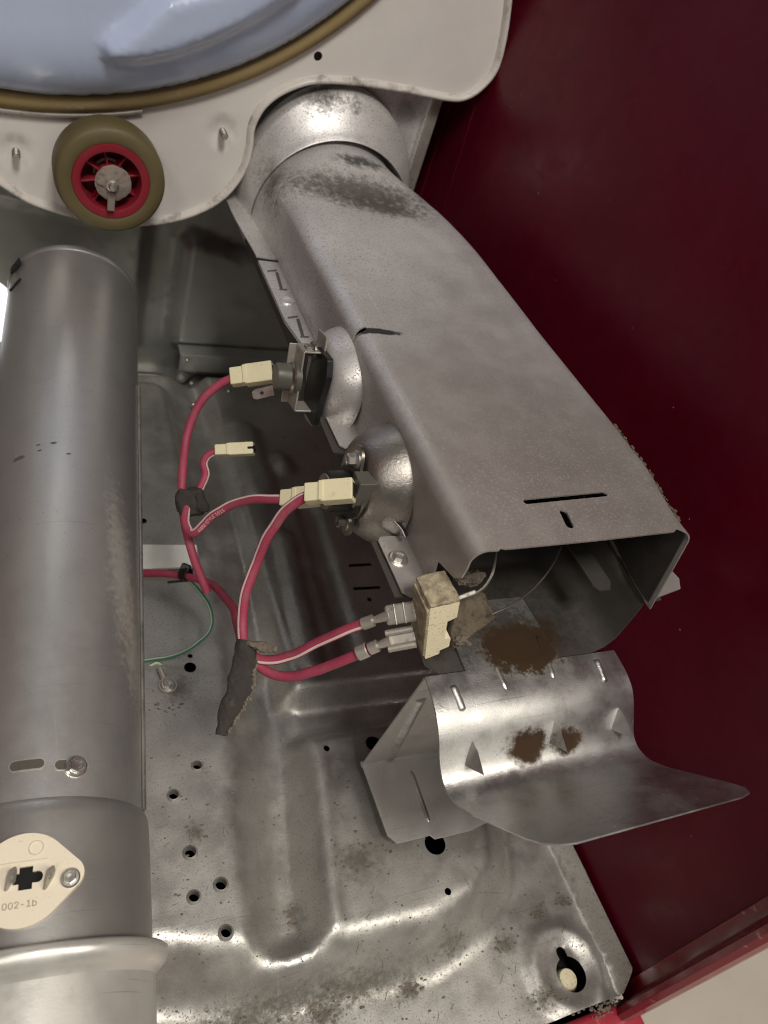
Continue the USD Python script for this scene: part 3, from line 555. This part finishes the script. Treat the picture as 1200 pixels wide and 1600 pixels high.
def connector(p, q, d0, d1, tall, parent, notch=False, roll=.35):
    """nylon housing from pixel p (wire end) to pixel q (mouth)"""
    a, b = at(*p, d=d0), at(*q, d=d1); e = nrm(b - a); L = np.linalg.norm(b - a); v = nrm(EYE - (a + b) / 2); v = nrm(v - e * (v @ e)); up_ = np.cross(v, e)
    up_, v = up_ * math.cos(roll) - v * math.sin(roll), v * math.cos(roll) + up_ * math.sin(roll)
    if up_ @ M[:, 1] > 0: up_, v = -up_, v
    Fm = np.array([e, np.cross(v, e), v]); m1 = place(rbox(L * .66, tall, .0082, .0007), Fm, a + e * L * .67); m2 = place(rbox(L * .42, tall * .86, .0074, .0007), Fm, a + e * L * .21)
    c = obj('connector_housing', cat(m1, m2), m_nylon, parent)
    obj('mouth', cat(place(rbox(.0006, tall * .62, .0040, .0002), Fm, a + e * (L + .0001)), *([place(rbox(.004, tall * .22, .0086, .0004), Fm, a + e * (L - .0015) - Fm[1] * 0)] if notch else [])), m_void, c)
    obj('latch_rib', place(rbox(L * .10, tall * .9, .0009, .0003), Fm, a + e * L * .36 + v * .0041), m_nylon, c)
    return a, e
wa = thing('heater_wire', 'unstriped red wire curving from the upper cutoff down through the tape wrap', 'wire')
a, e = connector((361, 590), (427, 581), .468, .4665, .0125, wa)
pA = [a + e * .002] + W3((342, 601, .469), (316, 625, .470), (297, 665, .471), (288, 715, .471), (284, 770, .470), (290, 820, .468), (303, 872, .468), (324, 926, .472))
obj('insulation', wire_mesh(pA), m_wire, wa)
wb = thing('heater_wire', 'short striped red wire ending in the loose disconnected plug', 'wire')
a, e = connector((337, 704), (397, 701), .478, .478, .0078, wb, True, .2)
pB = [a + e * .002] + W3((326, 711, .478), (319, 724, .478), (322, 742, .476), (312, 765, .474), (300, 795, .472))
obj('insulation', wire_mesh(pB, .0024), m_wire, wb); obj('stripe', stripe_mesh(pB, -.9, .0024), m_stripe, wb)
wc = thing('heater_wire', 'printed white-striped red wire from tape wrap to the rear plug of the black thermostat', 'wire')
a, e = connector((441, 780), (505, 774), .420, .412, .0105, wc)
pC = [a + e * .002] + W3((418, 780, .424), (390, 781, .430), (358, 791, .438), (328, 810, .446), (303, 834, .454), (290, 818, .461), (292, 790, .468))
obj('insulation', wire_mesh(pC, .0026), m_wire, wc); obj('stripe', stripe_mesh(pC, .75, .0026), m_stripe, wc)
def lettering(text, pts, s0, hgt, r, ph):
    t = meshkit.text_mesh(text, hgt, .00008); P = wob(pts, 400)[::-1]; T, _, _ = frames(P); s = np.r_[0, np.cumsum(np.linalg.norm(np.diff(P, axis=0), axis=1))]
    t = t.subdivide_to_size(.001); v = t.vertices; S = s0 + v[:, 0]; c = np.stack([np.interp(S, s, P[:, k]) for k in range(3)], 1); tt_ = np.stack([np.interp(S, s, T[:, k]) for k in range(3)], 1); tt_ /= np.linalg.norm(tt_, axis=1)[:, None]
    view = EYE - c; view -= tt_ * (view * tt_).sum(1)[:, None]; view /= np.linalg.norm(view, axis=1)[:, None]; up_ = np.cross(view, tt_)
    a_ = (v[:, 1] - hgt / 2) / r + ph; v2 = c + (view * np.cos(a_)[:, None] + up_ * np.sin(a_)[:, None]) * (r * 1.02 + v[:, 2:3] * .5 + .00004)
    return tm(v2, t.faces)
obj('printing', lettering('AWM STYLE 1015', pC, .030, .0021, .0026, -.25), m_stripe, wc, smooth_=False)
wd = thing('heater_wire', 'thick white-striped red wire arching from the front plug of the black thermostat', 'wire')
a, e = connector((478, 772), (553, 766), .3790, .3745, .0112, wd)
pD = [a + e * .002 - np.array([0, 0, .001])] + W3((464, 783, .3815), (440, 803, .385), (418, 837, .389), (400, 880, .394), (386, 925, .395), (379, 970, .396), (380, 1010, .393))
obj('insulation', wire_mesh(pD, .0028), m_wire, wd); obj('stripe', stripe_mesh(pD, .75, .0028, w=.22), m_stripe, wd)
def spade_crimp(p, q, r_, d0, d1, parent, openf):
    """crimped female terminal: neck p -> shoulder q -> mouth r_"""
    A, B, C = at(*p, d=d0), at(*q, d=(d0 + d1) / 2), at(*r_, d=d1); e = nrm(C - B); L = np.linalg.norm(C - B); v = nrm(EYE - B); v = nrm(v - e * (v @ e)); s = np.cross(v, e); Fm = np.array([e, s, v])
    c = obj('crimp_terminal', cat(tube(np.array([A, A + (B - A) * .45]), .0031, 12), tube(np.array([A + (B - A) * .4, B + e * .002]), np.array([.0016, .0026]), 10)), m_zinc, parent)
    w = .0046
    if openf:
        obj('receptacle', cat(place(rbox(L, w * 2, .0012, .0004), Fm, (B + C) / 2 - v * .0014), *[tube(np.array([B + s * k * w * .8, C + s * k * w * .8]), .0017, 10) for k in (-1, 1)]), m_zinc, c)
    else:
        obj('receptacle', cat(place(rbox(L, w * 2.1, .0036, .0012), Fm, (B + C) / 2), *[place(rbox(.0009, w * 2.2, .0042, .0004), Fm, B + e * L * k) for k in (.32, .62)]), m_zinc, c)
we = thing('heater_wire', 'upper striped red wire plugged onto the ceramic block', 'wire')
pE = W3((388, 1016, .392), (402, 1029, .391), (428, 1032, .389), (460, 1023, .386), (500, 1003, .380), (540, 984, .374), (570, 974, .370))
obj('insulation', wire_mesh(pE), m_wire, we); obj('stripe', stripe_mesh(pE, .55), m_stripe, we)
spade_crimp((567, 975), (603, 962), (652, 954), .370, .362, we, False)
wf = thing('heater_wire', 'lower plain red wire plugged onto the ceramic block', 'wire')
pF = W3((388, 1018, .394), (404, 1040, .392), (432, 1055, .389), (468, 1055, .384), (510, 1042, .378), (550, 1026, .372), (580, 1013, .368))
obj('insulation', wire_mesh(pF), m_wire, wf)
spade_crimp((578, 1014), (605, 1002), (648, 994), .367, .362, wf, True)
pt = at(567, 1018, d=.3695); e = nrm(at(585, 1010, d=.368) - pt); obj('crimp_band', lathe([(.0033, -.003), (.0037, -.0025), (.0037, .0025), (.0033, .003)], pt, e, 16), m_zinc, wf)
wg = thing('wire_bundle', 'dusky red wire bundle crossing low behind the others from the pipe to the tape tail', 'wire')
pG = W3((190, 897, .545), (222, 896, .53), (262, 896, .52), (300, 903, .51), (335, 917, .49), (360, 943, .46), (371, 975, .43), (379, 1010, .398))
obj('insulation', wire_mesh(pG, .0026), m_wire, wg)
gw = thing('ground_wire', 'thin green ground wire with a painted pale highlight, looping to a screw on the pan', 'wire')
pg1 = W3((255, 893, .52), (285, 901, .525), (308, 920, .53), (327, 950, .535), (328, 985, .535), (305, 1010, .535), (268, 1025, .535), (222, 1033, .53), (190, 1040, .525))
pg2 = W3((195, 1058, .53), (222, 1047, .532), (243, 1035, .535), (254, 1042, .537)) + [c + [-.004, .012, .003], c + [-.001, .0075, .0018]]
obj('insulation', cat(wire_mesh(pg1, .0012), wire_mesh(pg2, .0012)), m_green, gw); obj('stripe', cat(stripe_mesh(pg1, .5, .0012, w=.28), stripe_mesh(pg2, .2, .0012, w=.7)), m_green_hl, gw)  # pale stripe is the highlight painted along the green insulation
obj('ring_terminal', cat(lathe([(.0028, .0006), (.0062, .0006), (.0062, .0015), (.0028, .0015)], c, (0, 0, 1), 24), rod(c + [-.002, .0055, .0016], c + [-.004, .0130, .0034], .0021, 10)), m_zinc, gw)
zt = at(290, 897, d=.512); zd = nrm(at(300, 903, d=.51) - at(262, 896, d=.52))
obj('cable_tie', cat(lathe([(.0036, -.0024), (.0048, -.0022), (.0048, .0022), (.0036, .0024)], zt, zd, 18), place(rbox(.006, .005, .005, .0006), frame(M[:, 2]), zt - M[:, 1] * .0042), tube(np.array([zt + M[:, 1] * .004 + M[:, 0] * .004, zt + M[:, 1] * .0055 - M[:, 0] * .012]), .0009, 8)), m_black, label='black cable tie round the low wire bundle beside the pipe', cat='cable tie')
# cloth tape
def tape(p0, p1, w, label, seed, taper=1.0):
    A, B = at(*p0[:2], d=p0[2]), at(*p1[:2], d=p1[2]); e = nrm(B - A); v = nrm(EYE - A); v = nrm(v - e * (v @ e)); s = np.cross(v, e)
    m = rbox(np.linalg.norm(B - A), w, .009, .003, 16).subdivide().subdivide(); return place(m, np.array([e, s, v]), (A + B) / 2)
tw = cat(noisy(tape((297, 763, .470), (300, 806, .469), .0150, '', 1).subdivide(), .0028, 170, 2), noisy(tape((285, 766, .471), (289, 803, .470), .0085, '', 2).subdivide(), .0016, 200, 4), noisy(tape((310, 772, .469), (320, 800, .468), .0065, '', 2).subdivide(), .0022, 200, 9))
obj('tape_wrap', tw, m_tape, label='short dark cloth tape wrap binding three red wires', cat='tape')
tl = W3((388, 1004, .390), (384, 1022, .388), (380, 1050, .386), (372, 1082, .383), (358, 1112, .380), (345, 1150, .377))
P = spline(tl, 60); T, N_, B_ = frames(P); vw = EYE - P; vw /= np.linalg.norm(vw, axis=1)[:, None]; sd = np.cross(T, vw); sd /= np.linalg.norm(sd, axis=1)[:, None]; vw = np.cross(sd, T)
wv = np.interp(np.linspace(0, 1, 60), [0, .15, .5, .8, 1], [.0050, .0056, .0066, .0052, .0032]); na = 20; V = []
for i in range(60):
    for a_ in np.linspace(0, 2 * np.pi, na, endpoint=False): V.append(P[i] + sd[i] * wv[i] * math.cos(a_) + vw[i] * .0030 * math.sin(a_))
f = [t for i in range(59) for j in range(na) for t in ((i * na + j, i * na + (j + 1) % na, (i + 1) * na + (j + 1) % na), (i * na + j, (i + 1) * na + (j + 1) % na, (i + 1) * na + j))]
V += [P[0], P[-1]]; f += [(1200, (j + 1) % na, j) for j in range(na)] + [(1201, 1180 + j, 1180 + (j + 1) % na) for j in range(na)]
tt2 = trimesh.Trimesh(V, f, process=False).subdivide()
tail = thing('tape_tail', 'long dark torn tape tail hanging below the wire junction', 'tape')
obj('strip', noisy(noisy(tt2, .0020, 110, 8), .0006, 420, 7), m_tape, tail)
obj('lint_edge', cat(blob(at(408, 1010, d=.388), (.0085, .0022, .003), .0018, 300, 3, np.array([nrm(M[:, 0] + .25 * M[:, 1]), nrm(M[:, 1] - .25 * M[:, 0]), M[:, 2]])), *[blob(P[i] + sd[i] * wv[i] * (.92 + .1 * rng.normal()) * np.sign(sd[i] @ M[:, 0]), (.0007 * rng.uniform(.5, 1.6), .0016, .0008), .0012, 700, i, sub=3) for i in range(14, 58)]), m_lint, tail)

# ------------------------------------------------------------------ ceramic terminal block and heating coil ends
tb = thing('terminal_block', 'cream ceramic terminal block crusted with lint at the duct mouth', 'terminal block')
A = at(664, 1030, y=.172); B = at(672, 952, y=.174); Rr = at(718, 942, y=.174)
up_ = nrm(B - A); rt = nrm((Rr - B) - up_ * ((Rr - B) @ up_)); bk = np.cross(rt, up_); bk = bk if bk[1] > 0 else -bk
hgt = np.linalg.norm(B - A); wid = np.linalg.norm(Rr - B)
prof = [(0, 0), (wid * .50, hgt * .03), (wid * .52, hgt * .10), (wid * .84, hgt * .13), (wid * .86, hgt * .30), (wid * .64, hgt * .32), (wid * .66, hgt * .66), (wid * .98, hgt * .70), (wid * 1.0, hgt * .99), (0, hgt)]
blk = prism(Polygon(prof).buffer(-.0006).buffer(.0006), A, rt, up_, .017)
# prism grows against its normal: make sure it grows away from the viewer
if (blk.vertices.mean(0) - A) @ bk < 0: blk.vertices += bk * .017
obj('block', blk, m_ceram, tb)
tp = cat(place(rbox(wid * 1.01, .018, .0026, .0006, 8).subdivide().subdivide().subdivide(), np.array([rt, bk, up_]), A + up_ * (hgt + .0006) + rt * wid * .5 + bk * .009))
obj('dusty_top', noisy(tp, .0007, 300, 5), m_cerd, tb)
obj('lint_side', noisy(place(rbox(.0016, .017, hgt * .9, .0006).subdivide().subdivide(), np.array([rt, bk, up_]), A + rt * -.0006 + up_ * hgt * .52 + bk * .0085), .0008, 260, 6), m_cerd, tb)
he = thing('heating_element', 'heater coil ends with lint crusted mica support inside the duct mouth', 'heating element')
msl = [at(u, v, d=d + .008) for u, v, d in ((705, 985, .362), (722, 935, .366), (752, 925, .372), (772, 965, .372), (745, 985, .366), (712, 1010, .360))]
Cm = np.mean(msl, 0); ex = nrm(at(772, 965, d=.372) - at(700, 975, d=.362)); vz = nrm(EYE - Cm); vz = nrm(vz - ex * (vz @ ex)); ey = np.cross(vz, ex)
pl2 = Polygon([((p - Cm) @ ex, (p - Cm) @ ey) for p in msl]).buffer(.0008)
ms = sheet(pl2, lambda P: Cm + P[:, :1] * ex + P[:, 1:] * ey, .0012, .004)
obj('mica_support', noisy(ms, .0011, 300, 8), m_lintb, he)
obj('coil_wire', tube(spline(W3((722, 934, .366), (742, 927, .366), (758, 915, .366), (770, 893, .367), (775, 862, .372)), 40), .0008, 8), m_coil, he)
obj('coil_wire', tube(spline(W3((768, 960, .372), (800, 945, .380), (835, 918, .395), (862, 885, .41), (878, 852, .42)), 40), .00055, 8), m_coil, he)
obj('tab', place(rbox(.011, .0022, .0016, .0005), frame(vz, at(745, 922, d=.366) - at(712, 934, d=.363)), at(728, 930, d=.364)), m_zinc, he)
for k, (u, v, d, r) in enumerate(((735, 905, .39, .005), (722, 903, .385, .0045), (750, 900, .395, .003), (722, 1000, .369, .004))):
    obj('lint_clump', blob(at(u, v, d=d), (r, r * .8, r * .7), r * .9, 330, k, sub=4), m_lint, he)

# ------------------------------------------------------------------ heat deflector
df = thing('heat_deflector', 'bent galvanised deflector with rust stains, under the open duct end', 'deflector')
prof = np.array([(.222, .2000), (.178, .1996), (.166, .1985), (.158, .1970), (.150, .1935), (.143, .1880), (.1375, .1820), (.1325, .1768), (.1275, .1735), (.122, .1728), (.116, .1748), (.108, .1815), (.070, .2160)])
pr = spline(np.c_[prof, prof[:, 0] * 0], 160)[:, :2]; ps = np.r_[0, np.cumsum(np.linalg.norm(np.diff(pr, axis=0), axis=1))]
def s_of(y): return float(np.interp(-y, -pr[:, 0], ps))
def df_fn(P): return np.c_[P[:, 0], np.interp(P[:, 1], ps, pr[:, 0]), np.interp(P[:, 1], ps, pr[:, 1])]
s0, s1_, s2_, s3 = s_of(.1718), s_of(.130), s_of(.108), s_of(.0765)
dpoly = Polygon([(.181, s0), (.181, s_of(.15)), (.1815, s_of(.137)), (.1825, s1_), (.186, s2_), (.1922, s3 - .022), (.1945, s3 - .0135), (.1985, s3 - .0065), (.2045, s3 - .002), (.212, s3), (.3135, s3), (.3215, s3 - .002), (.3242, s3 - .007), (.3225, s3 - .0135), (.309, s2_), (.305, s1_), (.305, s_of(.15)), (.3025, s0), (.264, s0), (.261, s_of(.214)), (.206, s_of(.214)), (.2045, s0)])
obj('curved_plate', sheet(dpoly, df_fn, .0028, .0009, .0015, flip=True), m_defl, df, smooth_=50)
def rib(p, q, r, parent, m, sink=.35):
    p, q = np.asarray(p), np.asarray(q); n = 14; t = np.linspace(0, 1, n); rr = r * np.minimum(1, np.sqrt(np.maximum(1e-3, 1 - (np.abs(t - .5) * 2) ** 8)))
    return obj('pressed_rib', tube(p + (q - p) * t[:, None] - np.array([0, 0, r * sink]), rr, 12), m, parent, smooth_=60)
def on_df(u, v):
    """where the ray meets the deflector"""
    lo_, best = None, None
    for s in np.linspace(0, ps[-1], 900):
        y = np.interp(s, ps, pr[:, 0]); z = np.interp(s, ps, pr[:, 1]); p = at(u, v, y=y); e = abs(p[2] - z)
        if best is None or e < best: best, lo_ = e, p
    return lo_
for (u0, v0, u1, v1, r) in ((706, 1068, 724, 1112, .0026), (930, 1028, 946, 1068, .0026), (752, 1000, 793, 1080, .0022), (838, 990, 866, 1062, .0022)):
    rib(on_df(u0, v0), on_df(u1, v1), r, df, m_defl)
def gusset(u, v, w):
    p = on_df(u, v); a = p + [0, .009, .0075]; b = p + [0, -.010, .0050]
    V = np.array([a, b, p + [-w, .001, -.002], p + [w, .001, -.002], p + [0, .001, .0085], p + [0, -.006, .0055]]); h = trimesh.convex.convex_hull(V); return h
for u, v, w in ((738, 1190, .0054), (966, 1135, .0056), (866, 1156, .0036)):
    obj('gusset', noisy(gusset(u, v, w).subdivide().subdivide(), .0003, 300), m_defl, df, smooth_=60)
# support leg and foot
zf = .043
L0 = np.array([.181, .1722, .1975]); L1 = at(565, 1194, z=zf); L2 = at(700, 1163, z=zf); L2[1] = L1[1]; L2 = np.array([.262, L1[1], zf]); L3 = np.array([.262, .1722, .1975])
F0 = at(604, 1322, z=zf); 
def leg_fn(P): return L0 + P[:, 1:] * (L1 - L0) + P[:, :1] * (np.array([1., 0, 0]))
obj('leg_plate', sheet(Polygon([(0, 0), (.08, 0), (.08, 1), (0, 1)]), leg_fn, 1, .001), m_leg, df)
fy = F0[1]
fp = Polygon([(L1[0], L1[1]), (.285, L1[1]), (.285, fy + .001), (.262, fy - .003), (.235, fy - .003), (.2325, fy), (L1[0] + .006, fy), (L1[0] + .0012, fy + .006)])
obj('foot_plate', prism(fp, (0, 0, zf + .0006), (1, 0, 0), (0, 1, 0), .001), m_leg, df)
obj('fold_bead', tube(np.array([L1 + [0, -.0003, .0003], [.285, L1[1], zf + .0003]]), .0022, 14), m_leg, df)
ra, rb = at(650, 1095, y=.1745), at(603, 1187, z=zf + .004); 
nleg = nrm(np.cross(np.array([1, 0, 0]), L1 - L0)); nleg = nleg if nleg[1] < 0 else -nleg
def on_leg(u, v): r = ray(u, v); s = ((L0 - EYE) @ nleg) / (r @ nleg); return EYE + r * s
pa, pb = on_leg(657, 1090), on_leg(606, 1190); tq = np.linspace(0, 1, 10)
obj('pressed_rib', tube(pa + (pb - pa) * tq[:, None] - nleg * .0010, .0038, 14), m_defl, df, smooth_=60)
rib(at(640, 1200, z=zf), at(672, 1290, z=zf), .0022, df, m_defl)

# ------------------------------------------------------------------ exhaust pipe and blower outlet
PA, PB = np.array([.0085, .190, .0885]), np.array([.0490, .590, .143]); pu = nrm(PB - PA); PL = np.linalg.norm(PB - PA)
def on_cyl(u, v, R):
    r = nrm(ray(u, v)); o = EYE - PA; a = r - pu * (r @ pu); b = o - pu * (o @ pu); A_, B_2, C_ = a @ a, 2 * a @ b, b @ b - R * R
    p = EYE + r * ((-B_2 - math.sqrt(max(0, B_2 * B_2 - 4 * A_ * C_))) / (2 * A_)); w = p - PA; return p, nrm(w - pu * (w @ pu))
pipe = thing('exhaust_pipe', 'long galvanised exhaust pipe along the left side, scuffed and dusty', 'pipe')
RP = .0480
lm = lathe([(RP, t * PL) for t in np.linspace(-.03, .955, 60)] + [(RP, .985 * PL), (RP, PL), (RP - .0008, PL), (RP - .0008, -.03 * PL)], PA, pu, 120)
obj('tube', lm, m_pipe, pipe, smooth_=50)
obj('end_ring', lathe([(RP + .0001, PL * .990), (RP + .0009, PL * .993), (RP + .0012, PL + .0002), (RP + .0004, PL + .0012), (RP - .0006, PL + .0004)], PA, pu, 120), m_pipe, pipe, smooth_=50)
p0, n0 = on_cyl(221, 1240, RP); k = n0
F = frame(pu); sa = math.atan2(n0 @ F[1], n0 @ F[0])
rdir = lambda a_: F[0] * math.cos(a_) + F[1] * math.sin(a_)
q = rdir(sa + .02); ss = np.linspace(-.008, PL * .74, 40)
obj('seam', cat(tube(PA + q * (RP + .0012) + pu * ss[:, None], .0011, 8), tube(PA + rdir(sa + .06) * (RP + .0006) + pu * ss[:, None], .0007, 8)), m_steel, pipe)
p, n = on_cyl(118, 1198, RP); screw(p + n * .0003, n, .0036, m_steel, pipe, washer=1.45)
tang = np.cross(pu, n)
def pipe_slot(u, v, L, w):
    p, n = on_cyl(u, v, RP); t = np.cross(pu, n); po = LineString([(-L / 2, 0), (L / 2, 0)]).buffer(w, 8); ring = po.buffer(.0006).difference(po)
    def fn(P): a_ = P[:, :1] / RP; c0 = PA + pu * ((p - PA) @ pu); return c0 + (n * np.cos(a_) + t * np.sin(a_)) * (RP + .0003) + pu * P[:, 1:]
    return sheet(po, fn, .002, .0002, .001), sheet(ring, fn, .002, .0005, .001)
for u, v, L in ((42, 1195, .0105), (112, 1195, .0105)):
    a_, b_2 = pipe_slot(u, v, L, .0022); s_ = obj('slot', a_, m_bake, pipe); obj('slot_edge', b_2, m_zinc, s_)
for k, (u, v, L, w) in enumerate(((22, 408, .012, .0055), (24, 437, .013, .0016))):
    p, n = on_cyl(max(u, 24), v + 8, RP + .002); obj('torn_tape', noisy(place(rbox(L, w * 1.6, .0016, .0006).subdivide().subdivide(), frame(n, M[:, 0] - .6 * M[:, 1]), p), .0006, 300, k), m_black, pipe)
bo = thing('blower_outlet', 'grey blower housing outlet collar with a rolled flange at lower left', 'blower housing')
RC = .0508
obj('collar', lathe([(RP + .0006, -.009), (RC - .0015, -.0095), (RC - .0004, -.012), (RC, -.016), (RC + .0004, -.03), (RC + .001, -.073)], PA, pu, 120), m_collar, bo, smooth_=50)
obj('rolled_flange', lathe([(RC + .0005, -.0715), (RC + .0035, -.0705), (RC + .0065, -.0700), (RC + .0080, -.0712), (RC + .0082, -.0735), (RC + .0072, -.0765), (RC + .005, -.0785), (RC + .003, -.0800), (RC + .0015, -.083)], PA, pu, 120), m_blow, bo, smooth_=50)
obj('housing', lathe([(RC + .0020, -.081), (RC + .0022, -.10), (RC + .003, -.14), (RC + .004, -.17)], PA, pu, 120), m_blow, bo, smooth_=50)
# cream thermostat on the collar
th = thing('outlet_thermostat', 'cream diamond-shaped thermostat plate screwed to the blower outlet', 'thermostat')
p, n = on_cyl(36, 1374, RC + .0025)
tx = np.cross(pu, n); tx = tx if tx @ M[:, 0] > 0 else -tx; ty = np.cross(n, tx)
def loc(u, v, off=.0): r = ray(u, v); s = ((p - EYE) @ n) / (r @ n); w = EYE + r * s - p; return w @ tx, w @ ty
tip = loc(131, 1374); top = loc(35, 1301); bot = loc(28, 1449)
Rt = (tip[0] - .0065); dia = unary_union([Point(0, 0).buffer((top[1] - bot[1]) / 2, 32), Point(Rt, -.0002).buffer(.0066, 24), Point(-Rt, -.0002).buffer(.0066, 24)]).convex_hull
hc = loc(40, 1372); cross = unary_union([sbox(hc[0] - .0027, hc[1] - .0046, hc[0] + .0027, hc[1] + .0046), sbox(hc[0] - .0050, hc[1] - .0022, hc[0] + .0050, hc[1] + .0022), Point(hc[0] + .0045, hc[1]).buffer(.0023)])
obj('plate', prism(dia.difference(cross), p, tx, ty, .0035, .003), m_plate, th)
obj('cross_hole', prism(cross.buffer(.0006), p - n * .0014, tx, ty, .0008, .003), m_void, th)
for u, v in ((14, 1372), (74, 1370)):
    x_, y_ = loc(u, v); spade(p + tx * x_ + ty * (y_ - .0035) - n * .001, n * .6 + ty * .6 + tx * .15, ty - n + tx * .9, .0085, .0055, m_zinc, th)
x_, y_ = loc(110, 1372); screw(p + tx * x_ + ty * y_ + n * .0003, n, .0027, m_steel, th, washer=1.5)
x_, y_ = loc(57, 1325); obj('embossed_ring', lathe([(.0025, 0), (.0029, .0005), (.0033, 0)], p + tx * x_ + ty * y_, n, 24), m_plate, th)
x_, y_ = loc(20, 1350); obj('embossed_bar', place(rbox(.028, .0011, .0010, .0004), np.array([tx, ty, n]), p + tx * x_ + ty * y_), m_plate, th)
def lett(t, u, v, h, m):
    x_, y_ = loc(u, v); g = meshkit.text_mesh(t, h, .0002); w = g.bounds[1][0]; return place(g, np.array([tx, ty, n]), p + tx * (x_ - w / 2) + ty * y_ + n * .00006)
obj('printing', cat(lett('29 002-1b', 18, 1421, .0026, 0)), m_ink, th, smooth_=False)

# ------------------------------------------------------------------ loose dirt
deb = []
for k in range(260):
    u, v = rng.uniform(235, 900), rng.uniform(1120, 1590)
    g = at(u, v, z=HB if v < 1500 else 0.01)
    if not (.06 < g[0] < .34 and .045 < g[1] < .27): continue
    zz = zpan(g[0], g[1]); s = rng.uniform(.0002, .0007); deb.append(blob((g[0], g[1], zz + s * .3), (s * rng.uniform(.8, 2), s, s * .5), s * .4, 900, k, sub=1))
for u, v, zz, r, q_ in ((305, 1300, .03, .005, 1.3), (458, 1425, .012, .0045, 1.8), (505, 1582, 0, .009, .8), (880, 1408, 0, .005, .8), (842, 1425, 0, .006, .8), (700, 1480, 0, .008, .7), (790, 1475, 0, .008, .6), (640, 1548, 0, .007, .6), (400, 1590, 0, .03, .3), (560, 1548, 0, .03, .2), (560, 1335, .03, .014, .6), (262, 1100, .03, .008, .9), (850, 1560, 0, .012, .5)):
    g = at(u, v, z=zz)
    for j in range(26):
        x_, y_ = g[0] + rng.normal() * r * .7, g[1] + rng.normal() * r * q_ * .7
        if y_ < .042: continue
        q0 = rng.uniform(.0002, .0009); deb.append(blob((x_, y_, zpan(x_, y_) + .0001), (q0 * rng.uniform(.8, 2), q0, q0 * .5), q0 * .7, 900, j, sub=2))
fib = []
for j in range(60):
    x_, y_ = rng.uniform(.075, .33), rng.choice([rng.uniform(.045, .10), rng.uniform(.10, .26)]); L_ = rng.uniform(.003, .008); a_ = rng.uniform(0, 6.28); c_ = rng.normal() * 120
    t_ = np.linspace(0, L_, 7); an = a_ + c_ * t_; xs = x_ + np.cumsum(np.cos(an)) * L_ / 7; ys = y_ + np.cumsum(np.sin(an)) * L_ / 7
    fib.append(tube(np.c_[xs, ys, [zpan(p_, q_) + .0004 for p_, q_ in zip(xs, ys)]], .00009, 4))
obj('lint_fibres', cat(*fib), m_lint, label='fine lint hairs lying on the base pan', cat='lint', kind='stuff')
obj('lint_debris', cat(*deb), m_lint, label='grey lint crumbs scattered over the base pan', cat='lint', kind='stuff')
tuft = []
for j in range(70):
    yy = .19 + .075 * rng.random() ** .8; xx = XR - .0031 + .0065 * float(smooth(np.array(yy), .185, .235)); q0 = .0003 + .0011 * rng.random() ** 3
    tuft.append(blob((xx + rng.normal() * .0004, yy, .2868 + rng.normal() * .0004), (q0, q0 * 1.5, q0 * .7), q0 * .9, 700, j, sub=2))
obj('lint_tuft', cat(*tuft), m_lintb, hd)
